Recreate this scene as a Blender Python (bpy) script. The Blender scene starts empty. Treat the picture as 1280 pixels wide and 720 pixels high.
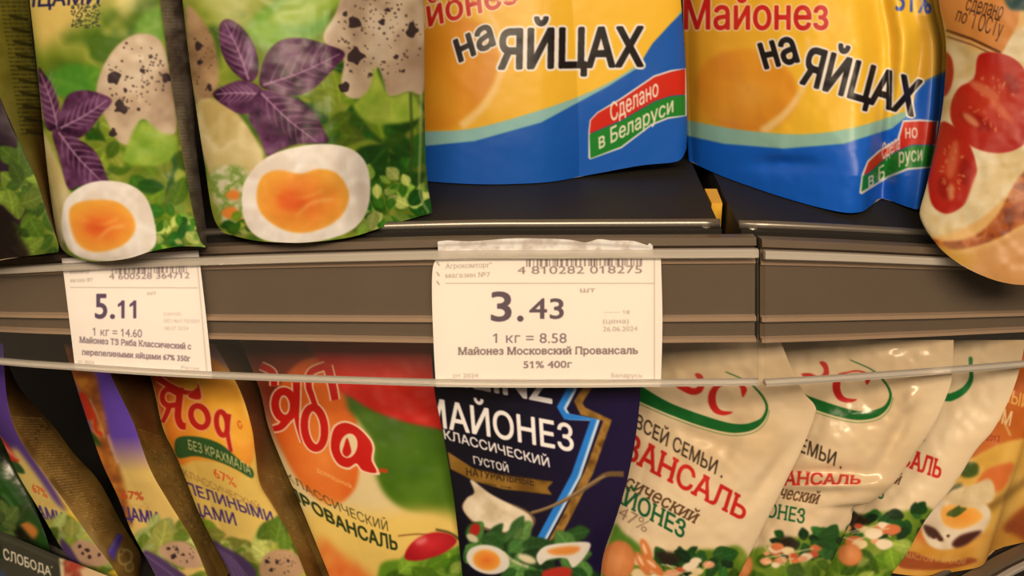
import bpy, math, random
import numpy as np
from mathutils import Vector

# ------------------------------------------------------------------ camera, world, lamps, exposure
scn = bpy.context.scene
COL = scn.collection
F_PX = 1372.0                                  # focal length for a 1280 px wide frame (about 50 degrees)
PITCH = math.radians(22.0)
CAM = np.array([0.0, 0.0, 1.3674])
SP, CP = math.sin(PITCH), math.cos(PITCH)
AX_F = np.array([0, CP, -SP]); AX_U = np.array([0, SP, CP]); AX_R = np.array([1.0, 0, 0])

cam_d = bpy.data.cameras.new('camera'); cam = bpy.data.objects.new('camera', cam_d); COL.objects.link(cam)
cam_d.sensor_width = 36.0; cam_d.lens = 36.0 * F_PX / 1280.0
cam_d.clip_start = 0.01; cam_d.clip_end = 50
cam.location = CAM; cam.rotation_euler = (math.pi / 2 - PITCH, 0, 0)
scn.camera = cam

scn.view_settings.view_transform = 'Standard'
scn.view_settings.look = 'None'
scn.view_settings.exposure = 0.0
scn.view_settings.gamma = 1.0
scn.view_settings.use_curve_mapping = False

world = bpy.data.worlds.new('store'); scn.world = world; world.use_nodes = True
bg = world.node_tree.nodes['Background']
bg.inputs[0].default_value = (1.0, 0.74, 0.46, 1); bg.inputs[1].default_value = 0.07

def area(name, loc, target, sx, sy, power, color):
    l = bpy.data.lights.new(name, 'AREA'); l.shape = 'RECTANGLE'; l.size = sx; l.size_y = sy
    l.energy = power; l.color = color
    o = bpy.data.objects.new(name, l); COL.objects.link(o); o.location = loc
    d = Vector(target) - Vector(loc); o.rotation_euler = d.to_track_quat('-Z', 'Y').to_euler()
    return o
WARM = (1.0, 0.775, 0.525)
area('ceiling_lamp_aisle', (0.15, -1.36, 2.44), (0.1, 0.5, 1.1), 1.7, 0.45, 73, WARM)
area('ceiling_lamp_far', (-1.3, -0.75, 2.5), (-0.2, 0.5, 1.15), 0.9, 0.4, 17, WARM)

# ------------------------------------------------------------------ survey helpers: photo pixel + distance -> world
def P3(px, py, d):
    px = np.asarray(px, float); py = np.asarray(py, float); d = np.asarray(d, float)
    return (CAM + d[..., None] * (AX_F + ((px - 640) / F_PX)[..., None] * AX_R - ((py - 360) / F_PX)[..., None] * AX_U))
def on_z(px, py, z):
    r = AX_F + (px - 640) / F_PX * AX_R - (py - 360) / F_PX * AX_U
    return CAM + r * ((z - CAM[2]) / r[2])
Z_UP, Z_LOW = 1.20, 0.985

# ------------------------------------------------------------------ object helpers
def tag(o, label, cat, group=None):
    o['label'] = label; o['category'] = cat
    if group: o['group'] = group
    return o
def empty(name, loc, label, cat, group=None):
    o = bpy.data.objects.new(name, None); COL.objects.link(o); o.location = loc; o.empty_display_size = 0.02
    return tag(o, label, cat, group)
def new_obj(name, me, parent=None):
    o = bpy.data.objects.new(name, me); COL.objects.link(o)
    if parent is not None: o.parent = parent
    return o
def raw_mesh(name, verts, faces, mat, parent=None, smooth=False):
    v = np.asarray(verts, float).reshape(-1, 3)
    if parent is not None: v = v - np.array(parent.location)
    me = bpy.data.meshes.new(name); me.from_pydata(v.tolist(), [], faces); me.materials.append(mat)
    if smooth:
        for p in me.polygons: p.use_smooth = True
    me.update(); return new_obj(name, me, parent)
def grid_mesh(name, P, mat, parent=None, rgb=None, flip=False):
    n, m = P.shape[:2]
    v = P.reshape(-1, 3)
    if parent is not None: v = v - np.array(parent.location)
    me = bpy.data.meshes.new(name)
    idx = np.arange(n * m).reshape(n, m)
    q = np.stack([idx[:-1, :-1], idx[1:, :-1], idx[1:, 1:], idx[:-1, 1:]], -1).reshape(-1, 4)
    if flip: q = q[:, ::-1]
    me.vertices.add(n * m); me.vertices.foreach_set('co', v.astype(np.float32).ravel())
    me.loops.add(q.size); me.loops.foreach_set('vertex_index', q.astype(np.int32).ravel())
    me.polygons.add(len(q)); me.polygons.foreach_set('loop_start', np.arange(0, q.size, 4, dtype=np.int32))
    me.polygons.foreach_set('loop_total', np.full(len(q), 4, dtype=np.int32))
    me.polygons.foreach_set('use_smooth', np.ones(len(q), dtype=bool))
    if rgb is not None:
        a = me.color_attributes.new('print', 'FLOAT_COLOR', 'POINT')
        c = np.ones((n * m, 4), np.float32); c[:, :3] = rgb.reshape(-1, 3)
        a.data.foreach_set('color', c.ravel())
    me.materials.append(mat); me.update(); me.validate()
    return new_obj(name, me, parent)

# ------------------------------------------------------------------ materials
def principled(name, color=(0.5, 0.5, 0.5), rough=0.5, metal=0.0, attr=None, bump=0.0, bscale=60, spec=0.5, var=0.0, coat=0.0):
    m = bpy.data.materials.new(name); m.use_nodes = True
    nt = m.node_tree; b = nt.nodes['Principled BSDF']
    b.inputs['Roughness'].default_value = rough; b.inputs['Metallic'].default_value = metal
    b.inputs['Specular IOR Level'].default_value = spec
    b.inputs['Coat Weight'].default_value = coat; b.inputs['Coat Roughness'].default_value = 0.12
    b.inputs['Base Color'].default_value = (*color, 1)
    if attr:
        a = nt.nodes.new('ShaderNodeAttribute'); a.attribute_name = attr
        nt.links.new(a.outputs['Color'], b.inputs['Base Color'])
    tc = nt.nodes.new('ShaderNodeTexCoord')
    if var:
        nz = nt.nodes.new('ShaderNodeTexNoise'); nz.inputs['Scale'].default_value = 35; nz.inputs['Detail'].default_value = 4
        mx = nt.nodes.new('ShaderNodeMix'); mx.data_type = 'RGBA'
        mx.inputs['A'].default_value = (*[c * (1 - var) for c in color], 1); mx.inputs['B'].default_value = (*[min(1, c * (1 + var)) for c in color], 1)
        nt.links.new(tc.outputs['Object'], nz.inputs['Vector']); nt.links.new(nz.outputs['Fac'], mx.inputs['Factor'])
        nt.links.new(mx.outputs['Result'], b.inputs['Base Color'])
    if bump:
        n = nt.nodes.new('ShaderNodeTexNoise'); n.inputs['Scale'].default_value = bscale; n.inputs['Detail'].default_value = 3
        bp = nt.nodes.new('ShaderNodeBump'); bp.inputs['Strength'].default_value = bump; bp.inputs['Distance'].default_value = 0.004
        nt.links.new(tc.outputs['Object'], n.inputs['Vector']); nt.links.new(n.outputs['Fac'], bp.inputs['Height'])
        nt.links.new(bp.outputs['Normal'], b.inputs['Normal'])
    return m
M_FILM = principled('printed_film', rough=0.38, attr='print', bump=0.05, bscale=45, spec=0.3)
M_GLOSS = principled('glossy_printed_film', rough=0.22, attr='print', bump=0.12, bscale=60, spec=0.5)
M_PAPER = principled('printed_paper', rough=0.85, attr='print', spec=0.15)
M_CARD = principled('printed_card', rough=0.5, attr='print', spec=0.3)
M_BACK = principled('pouch_back_film', (0.42, 0.36, 0.26), 0.45, bump=0.2, var=0.12)
M_BACKD = principled('dark_pouch_back_film', (0.03, 0.025, 0.05), 0.45, bump=0.2, var=0.12)
M_BOARD = principled('dark_grey_board', (0.0135, 0.0122, 0.0112), 0.55, spec=0.25, var=0.1)
M_EDGE = principled('brushed_edge', (0.22, 0.2, 0.18), 0.32, metal=0.7)
M_BLACK = principled('black_plastic', (0.012, 0.011, 0.011), 0.5, var=0.2)
M_BACKWALL = principled('dark_panel', (0.006, 0.005, 0.005), 0.9, spec=0.1, var=0.2)
M_CHAN = principled('brown_grey_channel', (0.095, 0.071, 0.053), 0.33, bump=0.05, bscale=25, var=0.12, spec=0.5)
M_RIBSTREAK = principled('rib_reflection_streak', (0.30, 0.215, 0.155), 0.3, var=0.1)  # pale tone paints the plastic's reflection streaks onto the channel ridges
M_YEL = principled('yellow_plastic', (0.65, 0.36, 0.03), 0.5, var=0.1)
M_FLOOR = principled('floor_tile', (0.35, 0.3, 0.26), 0.4, var=0.08)

def clear_plastic(name, haze, tint, rough=0.12, ior=1.46):
    m = bpy.data.materials.new(name); m.use_nodes = True; nt = m.node_tree; nt.nodes.clear()
    out = nt.nodes.new('ShaderNodeOutputMaterial')
    tr = nt.nodes.new('ShaderNodeBsdfTransparent'); tr.inputs[0].default_value = (*tint, 1)
    df = nt.nodes.new('ShaderNodeBsdfDiffuse'); df.inputs[0].default_value = (0.72, 0.68, 0.63, 1)
    gl = nt.nodes.new('ShaderNodeBsdfGlossy'); gl.inputs['Roughness'].default_value = rough
    fr = nt.nodes.new('ShaderNodeFresnel'); fr.inputs[0].default_value = ior
    m1 = nt.nodes.new('ShaderNodeMixShader'); m2 = nt.nodes.new('ShaderNodeMixShader')
    m1.inputs[0].default_value = haze
    nt.links.new(tr.outputs[0], m1.inputs[1]); nt.links.new(df.outputs[0], m1.inputs[2])
    nt.links.new(fr.outputs[0], m2.inputs[0]); nt.links.new(m1.outputs[0], m2.inputs[1]); nt.links.new(gl.outputs[0], m2.inputs[2])
    nt.links.new(m2.outputs[0], out.inputs[0])
    return m
M_CLEAR = clear_plastic('clear_plastic', 0.012, (0.985, 0.98, 0.97), 0.1, 1.3)
M_CLEAREDGE = clear_plastic('clear_plastic_edge', 0.42, (0.9, 0.88, 0.85))

# ------------------------------------------------------------------ a small print shop: artwork painted as colour fields
WHITE_PT = np.array([1.14, 0.87, 0.585])        # what a perfect white reads as under the warm store lamps
def s2l(c):
    c = np.asarray(c, float) / 255.0
    return np.where(c <= 0.04045, c / 12.92, ((c + 0.055) / 1.055) ** 2.4)
def vnoise(X, Y, scale, seed, oct=3):
    rng = np.random.RandomState(seed); out = 0; amp = 1.0; tot = 0
    for o in range(oct):
        s = scale / 2 ** o
        g = rng.rand(64, 64)
        x = X / s + 13.7 * o; y = Y / s + 7.3 * o
        xi = np.floor(x).astype(int); yi = np.floor(y).astype(int); fx = x - xi; fy = y - yi
        fx = fx * fx * (3 - 2 * fx); fy = fy * fy * (3 - 2 * fy)
        a = g[yi % 64, xi % 64]; b = g[yi % 64, (xi + 1) % 64]; c = g[(yi + 1) % 64, xi % 64]; d = g[(yi + 1) % 64, (xi + 1) % 64]
        out = out + amp * ((a * (1 - fx) + b * fx) * (1 - fy) + (c * (1 - fx) + d * fx) * fy); tot += amp; amp *= 0.5
    return out / tot
def gblur(a, s):
    if s < 0.3: return a
    r = max(1, int(s * 2.6)); k = np.exp(-0.5 * (np.arange(-r, r + 1) / s) ** 2); k /= k.sum()
    for ax in (0, 1):
        pad = [(0, 0), (0, 0)]; pad[ax] = (r, r); b = np.pad(a, pad, mode='edge'); o = np.zeros_like(a)
        for i, w in enumerate(k):
            sl = [slice(None), slice(None)]; sl[ax] = slice(i, i + a.shape[ax]); o += w * b[tuple(sl)]
        a = o
    return a
def catmull(pts, closed=True, n=8):
    p = np.asarray(pts, float); m = len(p); out = []
    for i in range(m if closed else m - 1):
        if closed: a, b, c, d = p[(i - 1) % m], p[i], p[(i + 1) % m], p[(i + 2) % m]
        else: a, b, c, d = p[max(i - 1, 0)], p[i], p[i + 1], p[min(i + 2, m - 1)]
        for t in np.linspace(0, 1, n, endpoint=False):
            out.append(0.5 * (2 * b + (c - a) * t + (2 * a - 5 * b + 4 * c - d) * t * t + (3 * b - a - 3 * c + d) * t ** 3))
    if not closed: out.append(p[-1])
    return np.array(out)
def dilate(m, r):
    out = m.copy(); H, W = m.shape
    for rr in ([r, r * .5] if r > 1.5 else [r]):
        for k in range(16):
            dx = int(round(rr * math.cos(k * math.pi / 8))); dy = int(round(rr * math.sin(k * math.pi / 8)))
            if not dx and not dy: continue
            y0, y1, x0, x1 = max(0, dy), min(H, H + dy), max(0, dx), min(W, W + dx)
            if y1 > y0 and x1 > x0: out[y0:y1, x0:x1] = np.maximum(out[y0:y1, x0:x1], m[y0 - dy:y1 - dy, x0 - dx:x1 - dx])
    return out
_glyphs = {}
def glyphs(s, bold, shear):
    key = (s, bold, shear)
    if key in _glyphs: return _glyphs[key]
    cu = bpy.data.curves.new('lettering', 'FONT'); cu.body = s; cu.shear = shear; cu.resolution_u = 4; cu.fill_mode = 'NONE'
    ob = bpy.data.objects.new('lettering', cu); COL.objects.link(ob)
    ev = ob.evaluated_get(bpy.context.evaluated_depsgraph_get()); me = ev.to_mesh(); n = len(me.vertices)
    co = np.zeros(n * 3); me.vertices.foreach_get('co', co); co = co.reshape(-1, 3)[:, :2]
    nxt = {}
    for e in me.edges:
        p, q = e.vertices
        if abs(p - q) == 1: nxt[min(p, q)] = 1
    loops = []; cur = [0]
    for i in range(1, n):
        if (i - 1) in nxt: cur.append(i)
        else: loops.append(co[cur]); cur = [i]
    loops.append(co[cur]); loops = [l for l in loops if len(l) > 2]
    for l in list(loops):                                   # give the plain figure one its flag
        w = np.ptp(l[:, 0]); h = np.ptp(l[:, 1])
        if len(l) == 4 and .093 < w < .12 and .66 < h < .7 and not shear:
            x0, yt = l[:, 0].min(), l[:, 1].max(); f = np.array([(x0 + .05, yt), (x0 - .15, yt - .14), (x0 - .15, yt - .23), (x0 + .05, yt - .11)])
            ar = lambda p: np.sum(p[:, 0] * np.roll(p[:, 1], -1) - p[:, 1] * np.roll(p[:, 0], -1))
            loops.append(f if ar(f) * ar(l) > 0 else f[::-1])
    ev.to_mesh_clear(); bpy.data.objects.remove(ob); bpy.data.curves.remove(cu)
    _glyphs[key] = loops
    return loops

def serifs(st, shear):
    """slab serifs on the stem ends of a line of lettering"""
    out = []; L = glyphs(st, 0.0, shear)
    ar = lambda p: np.sum(p[:, 0] * np.roll(p[:, 1], -1) - p[:, 1] * np.roll(p[:, 0], -1))
    sg = ar(max(L, key=lambda p: abs(ar(p))))
    for l in L:
        for a, b in zip(l, np.roll(l, -1, 0)):
            w = abs(a[0] - b[0]); y = (a[1] + b[1]) / 2
            if abs(a[1] - b[1]) < .004 and .05 < w < .14 and min(abs(y), abs(y - .542), abs(y - .728)) < .008:
                x0, x1 = min(a[0], b[0]) - .05, max(a[0], b[0]) + .05; h = .055 if y < .1 else -.055
                q = np.array([(x0, y), (x1, y), (x1, y + h), (x0, y + h)]); out.append(q if ar(q) * sg > 0 else q[::-1])
    return out

class Art:
    """artwork of one panel, in the panel's own print coordinates"""
    def __init__(s, x0, y0, x1, y1, lum=1.25, sc=2.0, gain=(0.93, 0.80, 0.68)):
        s.x0, s.y0, s.sc, s.lum = x0, y0, sc, lum; s.gain = np.array(gain)
        s.w = int((x1 - x0) * sc) + 2; s.h = int((y1 - y0) * sc) + 2
        s.a = np.zeros((s.h, s.w, 3)); s.fr = (0, 0, 1.0)
    def frame(s, ox, oy, k): s.fr = (ox, oy, k); return s
    def T(s, pts):
        p = np.asarray(pts, float).reshape(-1, 2)
        return (p / s.fr[2] + np.array(s.fr[:2]) - np.array([s.x0, s.y0])) * s.sc
    def XY(s):
        yy, xx = np.mgrid[0:s.h, 0:s.w]; return xx / s.sc + s.x0, yy / s.sc + s.y0
    def fill(s, c): s.a[:] = c; return s
    def rast(s, loops, pad, fat=0.0):
        """winding fill of a list of closed loops (canvas coordinates) -> (mask, r0, c0)"""
        allp = np.concatenate(loops)
        c0 = max(0, int(allp[:, 0].min() - pad)); c1 = min(s.w, int(allp[:, 0].max() + pad) + 2)
        r0 = max(0, int(allp[:, 1].min() - pad)); r1 = min(s.h, int(allp[:, 1].max() + pad) + 2)
        if c1 <= c0 + 1 or r1 <= r0 + 1: return None
        SS = 2; W = (c1 - c0) * SS; H = (r1 - r0) * SS
        acc = np.zeros((H, W + 1))
        A = np.concatenate(loops); B = np.concatenate([np.roll(l, -1, 0) for l in loops])
        A = (A - [c0, r0]) * SS; B = (B - [c0, r0]) * SS
        up = np.where(B[:, 1] > A[:, 1], 1.0, -1.0)
        lo = np.where((up > 0)[:, None], A, B); hi = np.where((up > 0)[:, None], B, A)
        i0 = np.clip(np.ceil(lo[:, 1] - 0.5), 0, H).astype(int); i1 = np.clip(np.ceil(hi[:, 1] - 0.5), 0, H).astype(int)
        n = i1 - i0; ok = n > 0
        lo, hi, up, i0, n = lo[ok], hi[ok], up[ok], i0[ok], n[ok]
        if len(n):
            e = np.repeat(np.arange(len(n)), n); off = np.arange(n.sum()) - np.repeat(np.cumsum(n) - n, n)
            row = i0[e] + off
            t = (row + 0.5 - lo[e, 1]) / (hi[e, 1] - lo[e, 1]); xc = lo[e, 0] + t * (hi[e, 0] - lo[e, 0])
            np.add.at(acc, (row, np.clip(np.ceil(xc - 0.5), 0, W).astype(int)), up[e])
        m = (np.abs(np.cumsum(acc, 1)[:, :W]) > 0.5).astype(float)
        if fat > 0: m = dilate(m, fat * SS)
        return m.reshape(H // SS, SS, W // SS, SS).mean((1, 3)), r0, c0
    def put(s, mr, color, blur=0.5, alpha=1.0, grow=0.0):
        if mr is None: return s
        m, r0, c0 = mr
        if grow: m = np.clip(gblur(m, grow * s.sc) * 3.2, 0, 1)
        m = gblur(m, blur * s.sc) * alpha
        sl = (slice(r0, r0 + m.shape[0]), slice(c0, c0 + m.shape[1]))
        if callable(color):
            yy, xx = np.mgrid[r0:r0 + m.shape[0], c0:c0 + m.shape[1]]
            col = color(xx / s.sc + s.x0, yy / s.sc + s.y0)
        else: col = np.asarray(color, float)
        s.a[sl] = s.a[sl] * (1 - m[..., None]) + col * m[..., None]
        return s
    def poly(s, pts, color, blur=0.7, alpha=1.0, smooth=True):
        p = s.T(pts)
        if smooth: p = catmull(p)
        return s.put(s.rast([p], blur * s.sc * 3 + 2), color, blur, alpha)
    def ell(s, cx, cy, rx, ry, color, rot=0, blur=0.7, alpha=1.0):
        t = np.linspace(0, 2 * math.pi, 40, endpoint=False); r = math.radians(rot)
        x = rx * np.cos(t); y = ry * np.sin(t)
        return s.poly(np.stack([cx + x * math.cos(r) - y * math.sin(r), cy + x * math.sin(r) + y * math.cos(r)], 1), color, blur, alpha, False)
    def line(s, pts, w, color, blur=0.5, alpha=1.0, smooth=True):
        p = s.T(pts)
        if smooth and len(p) > 2: p = catmull(p, False)
        ww = np.linspace(w[0], w[1], len(p)) if isinstance(w, (tuple, list)) else np.full(len(p), w)
        ww = ww / s.fr[2] * s.sc / 2
        d = np.gradient(p, axis=0); n = np.stack([-d[:, 1], d[:, 0]], 1); n /= (np.linalg.norm(n, axis=1, keepdims=True) + 1e-9)
        return s.put(s.rast([np.concatenate([p + n * ww[:, None], (p - n * ww[:, None])[::-1]])], blur * s.sc * 3 + 2), color, blur, alpha)
    def text(s, st, p0, p1, up, color, bold=0.0, shear=0.0, blur=0.45, halo=None, hw=2.0, up1=None, bow=0.0, alpha=1.0, cap=0.728, serif=False):
        loops = glyphs(st, 0.0, shear) + (serifs(st, shear) if serif else []); allp = np.concatenate(loops)
        x0, x1 = allp[:, 0].min(), allp[:, 0].max()
        p0 = np.array(p0, float); p1 = np.array(p1, float); up = np.array(up, float); up1 = up if up1 is None else np.array(up1, float)
        out = []
        for l in loops:
            t = ((l[:, 0] - x0) / (x1 - x0))[:, None]; v = (l[:, 1] / cap)[:, None]
            q = p0 + t * (p1 - p0) + v * (up * (1 - t) + up1 * t)
            if bow: q = q + (4 * t * (1 - t)) * bow * (up / np.linalg.norm(up))
            out.append(s.T(q))
        q = out
        fat = max(0.0, bold) * 0.5 * np.linalg.norm(up) / s.fr[2] * s.sc / 0.728
        if halo is not None: s.put(s.rast(list(q), (hw * 4 + 3) * s.sc, fat + hw * s.sc), halo, 0.5, alpha)
        mr = s.rast(list(q), (hw * 4 + 3) * s.sc, fat)
        return s.put(mr, color, blur, alpha)
    def bowl(s, cx, cy, rx, ry, inner, outer, rot=0):
        """colour field running from inner to outer colour around a centre (for printed pictures of round food)"""
        k = s.fr; cx = cx / k[2] + k[0]; cy = cy / k[2] + k[1]; rx /= k[2]; ry /= k[2]; r = math.radians(rot)
        i = np.array(inner, float); o = np.array(outer, float)
        def f(X, Y):
            dx, dy = X - cx, Y - cy
            a = (dx * math.cos(r) + dy * math.sin(r)) / rx; b = (-dx * math.sin(r) + dy * math.cos(r)) / ry
            t = np.clip(np.sqrt(a * a + b * b) + 0.25 * (vnoise(X, Y, 14, 5) - 0.5), 0, 1)[..., None]
            return i * (1 - t) + o * t
        return f
    def mottled(s, cols, scale, seed):
        c = [np.array(q, float) for q in cols]
        def f(X, Y):
            t = np.clip((vnoise(X, Y, scale, seed) - 0.25) * 2.0, 0, 0.999) * (len(c) - 1)
            i = t.astype(int); fr = (t - i)[..., None]; A = np.array(c)
            return A[i] * (1 - fr) + A[np.minimum(i + 1, len(c) - 1)] * fr
        return f
    def leaf(s, x, y, L, W, ang, c1, c2, blur=0.9, veins=3):
        a = math.radians(ang); ca, sa = math.cos(a), math.sin(a)
        def R(p): return [(x + u * ca - v * sa, y + u * sa + v * ca) for u, v in p]
        s.poly(R([(0, 0), (L * .25, W * .42), (L * .55, W * .5), (L * .82, W * .28), (L, 0), (L * .8, -W * .3), (L * .5, -W * .48), (L * .2, -W * .36)]), c1, blur)
        s.line(R([(0, 0), (L * .5, W * .04), (L * .95, 0)]), W * .07, c2, blur * .8, 0.8)
        for i in range(veins):
            u = L * (0.18 + 0.22 * i)
            for sg in (1, -1): s.line(R([(u, 0), (u + L * .12, sg * W * .18), (u + L * .2, sg * W * .34)]), W * .05, c2, blur * .8, 0.6)
        return s
    def leaves(s, box, n, pal, size, seed, ang=(0, 360), blur=1.0, inside=None):
        r = random.Random(seed)
        for i in range(n):
            x = r.uniform(box[0], box[2]); y = r.uniform(box[1], box[3])
            if inside and not inside(x, y): continue
            c = r.choice(pal); k = r.uniform(.78, 1.15); c1 = [min(255, q * k) for q in c]; c2 = [min(255, q * k * 1.22 + 12) for q in c]
            L = size * r.uniform(.6, 1.25)
            s.leaf(x, y, L, L * r.uniform(.5, .85), r.uniform(*ang), c1, c2, blur, 2)
        return s
    def spots(s, pts, c=(48, 34, 36), blur=0.7):
        r = random.Random(int(pts[0][0] * 7 + 3))
        for (x, y, q) in pts:
            n = 9; ph = r.uniform(0, 6)
            s.poly([(x + q * r.uniform(.55, 1.25) * math.cos(ph + i * 2 * math.pi / n), y + q * r.uniform(.55, 1.25) * math.sin(ph + i * 2 * math.pi / n)) for i in range(n)], c, blur, 0.92)
        return s
    def speckle(s, cx, cy, rx, ry, n, q, seed, c=(95, 72, 60)):
        r = random.Random(seed)
        for i in range(n):
            a = r.uniform(0, 6.283); d = math.sqrt(r.random()); k = q * r.uniform(.5, 1.4)
            s.ell(cx + rx * d * math.cos(a), cy + ry * d * math.sin(a), k, k * r.uniform(.6, 1.1), c, r.uniform(0, 180), 0.5, 0.8)
        return s
    def microtext(s, quad, rows, seed, c, alpha=0.7, fill=0.82):
        """rows of print too small to read, inside a quad TL,TR,BR,BL"""
        r = random.Random(seed); q = [np.array(p, float) for p in quad]
        for i in range(rows):
            v = (i + .5) / rows; a = q[0] * (1 - v) + q[3] * v; b = q[1] * (1 - v) + q[2] * v; hgt = np.linalg.norm(q[3] - q[0]) / rows * .45
            u = 0.0
            while u < 1:
                wl = r.uniform(.05, .16)
                if r.random() < fill: s.line([a + (b - a) * u, a + (b - a) * min(1, u + wl * .85)], hgt * r.uniform(.8, 1.1), c, 0.35, alpha * r.uniform(.6, 1), False)
                u += wl
        return s
    def sample(s, px, py):
        x = np.clip((px - s.x0) * s.sc, 0, s.w - 1.001); y = np.clip((py - s.y0) * s.sc, 0, s.h - 1.001)
        xi = x.astype(int); yi = y.astype(int); fx = (x - xi)[..., None]; fy = (y - yi)[..., None]; a = s.a
        c = (a[yi, xi] * (1 - fx) + a[yi, xi + 1] * fx) * (1 - fy) + (a[yi + 1, xi] * (1 - fx) + a[yi + 1, xi + 1] * fx) * fy
        return np.clip(s2l(np.clip(c, 0, 255)) * s.gain / (WHITE_PT * s.lum), 0.004, 0.9)

# ------------------------------------------------------------------ pouches
def curve_at(pts, t):
    p = np.asarray(pts, float)
    if len(p) > 2: p = catmull(p, False, 10)
    l = np.concatenate([[0], np.cumsum(np.linalg.norm(np.diff(p, axis=0), axis=1))]); l /= l[-1]
    return np.stack([np.interp(t, l, p[:, 0]), np.interp(t, l, p[:, 1])], -1)
def coons(L, R, T, B, u, v):
    l = curve_at(L, v)[:, None]; r = curve_at(R, v)[:, None]; t = curve_at(T, u)[None]; b = curve_at(B, u)[None]
    U = u[None, :, None]; V = v[:, None, None]
    return ((1 - V) * t + V * b + (1 - U) * l + U * r
            - ((1 - U) * (1 - V) * l[0] + U * (1 - V) * r[0] + (1 - U) * V * l[-1] + U * V * r[-1]))
def steps(pts_lo, pts_hi, horiz, step=1.0):
    """parameter values: about one per print pixel where the panel can be seen, coarse elsewhere"""
    t = np.linspace(0, 1, 600); a = curve_at(pts_lo, t); b = curve_at(pts_hi, t)
    ln = max(np.linalg.norm(np.diff(a, axis=0), axis=1).sum(), np.linalg.norm(np.diff(b, axis=0), axis=1).sum())
    k = 0 if horiz else 1; lim = 1280 if horiz else 720
    vis = (np.maximum(a[:, k], b[:, k]) > -3) & (np.minimum(a[:, k], b[:, k]) < lim + 3)
    dens = np.where(vis, 1 / step, 1 / 9.0) * ln / 599
    c = np.cumsum(dens); c = (c - c[0]) / (c[-1] - c[0]); n = int(dens.sum()) + 2
    return np.interp(np.linspace(0, 1, n), c, t)
def bulge_shape(u, v, bottom):
    hu = np.sin(np.pi * np.clip(u, 0, 1)) ** 0.75
    hv = np.clip(np.sin(np.pi * np.clip(v * 0.62 + 0.02, 0, 1)), 0, 1) ** 0.8
    hv = hv * (1 - (1 - bottom) * np.clip((v - 0.75) / 0.25, 0, 1) ** 2)
    return hu, hv
def panel(name, parent, L, R, T, B, dep, art, mat, bulge=0.012, bottom=0.5, wrinkle=0.0006, seed=1, step=1.0, extra=None, rest=None):
    u = steps(T, B, True, step); v = steps(L, R, False, step)
    q = coons(L, R, T, B, u, v); U, V = np.meshgrid(u, v)
    d = dep[0] * (1 - U) * (1 - V) + dep[1] * U * (1 - V) + dep[2] * U * V + dep[3] * (1 - U) * V
    hu, hv = bulge_shape(U, V, bottom)
    d = d - bulge * hu * hv
    d = d + wrinkle * (vnoise(q[..., 0], q[..., 1], 42, seed, 3) - 0.5) * 4 * np.minimum(1, hu * 1.5)
    if extra is not None: d = d + extra(q[..., 0], q[..., 1])
    if rest is not None:
        off = np.clip(d[-1] - rest_d(q[-1, :, 1], rest), -0.006, 1.0)
        d = np.minimum(d - off[None] * (v[:, None] ** 2 * (3 - 2 * v[:, None])), rest_d(q[..., 1], rest))
    rgb = art.sample(q[..., 0], q[..., 1])
    return grid_mesh(name, P3(q[..., 0], q[..., 1], d), mat, parent, rgb)
def rest_d(py, z):
    rz = AX_F[2] - (py - 360) / F_PX * AX_U[2]
    return np.where(rz < -0.02, (z + 0.0006 - CAM[2]) / np.minimum(rz, -0.02), 9.0)
def pouch(name, label, L, R, dep, art, mat=M_FILM, T=None, B=None, bulge=0.012, thick=0.03, bottom=0.5, wrinkle=0.0006, seed=1,
          group=None, cat='pouch', back=M_BACK, extra=None, step=1.0, rest=None):
    T = T or [L[0], R[0]]; B = B or [L[-1], R[-1]]
    bm = (np.array(L[-1]) + np.array(R[-1])) / 2
    base = P3(bm[0], bm[1], (dep[2] + dep[3]) / 2 + thick * 0.3)
    root = empty(name, base, label, cat, group)
    panel('front_panel', root, L, R, T, B, dep, art, mat, bulge, bottom, wrinkle, seed, step, extra, rest)
    u = np.linspace(0, 1, 25); v = np.linspace(0, 1, 31); q = coons(L, R, T, B, u, v); U, V = np.meshgrid(u, v)
    d = dep[0] * (1 - U) * (1 - V) + dep[1] * U * (1 - V) + dep[2] * U * V + dep[3] * (1 - U) * V
    hu1, hv1 = bulge_shape(u, np.ones_like(u), bottom)
    d_edge = d[-1] - bulge * hu1 * hv1
    if rest is not None:
        off = np.clip(d_edge - rest_d(q[-1, :, 1], rest), -0.006, 1.0); d_edge = d_edge - off
        d = np.minimum(d - off[None] * (v[:, None] ** 2 * (3 - 2 * v[:, None])), rest_d(q[..., 1], rest))
    flat = P3(q[..., 0], q[..., 1], d + 0.0004)
    a = flat[0, -1] - flat[-1, 0]; b = flat[-1, -1] - flat[0, 0]; n = np.cross(b, a); n /= np.linalg.norm(n)
    if n[1] < 0: n = -n
    hu, hv = bulge_shape(U, V, 0.8)
    bk = flat + n * (thick * hu * hv)[..., None]
    if rest is not None: bk[..., 2] = np.maximum(bk[..., 2], rest + 0.0003)
    grid_mesh('back_panel', bk, back, root, flip=True)
    fd = d_edge
    if rest is not None: fd = np.minimum(fd, rest_d(q[-1, :, 1], rest))
    fr = P3(q[-1, :, 0], q[-1, :, 1], fd)
    s = np.linspace(0, 1, 6)[:, None, None]
    arch = (0.4 if rest is None else 0.0) * (4 * s * (1 - s)) * np.array([0, 0, 0.006]) * hu1[None, :, None]
    grid_mesh('bottom_gusset', fr[None] * (1 - s) + bk[-1][None] * s + arch, back, root)
    return root

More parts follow.
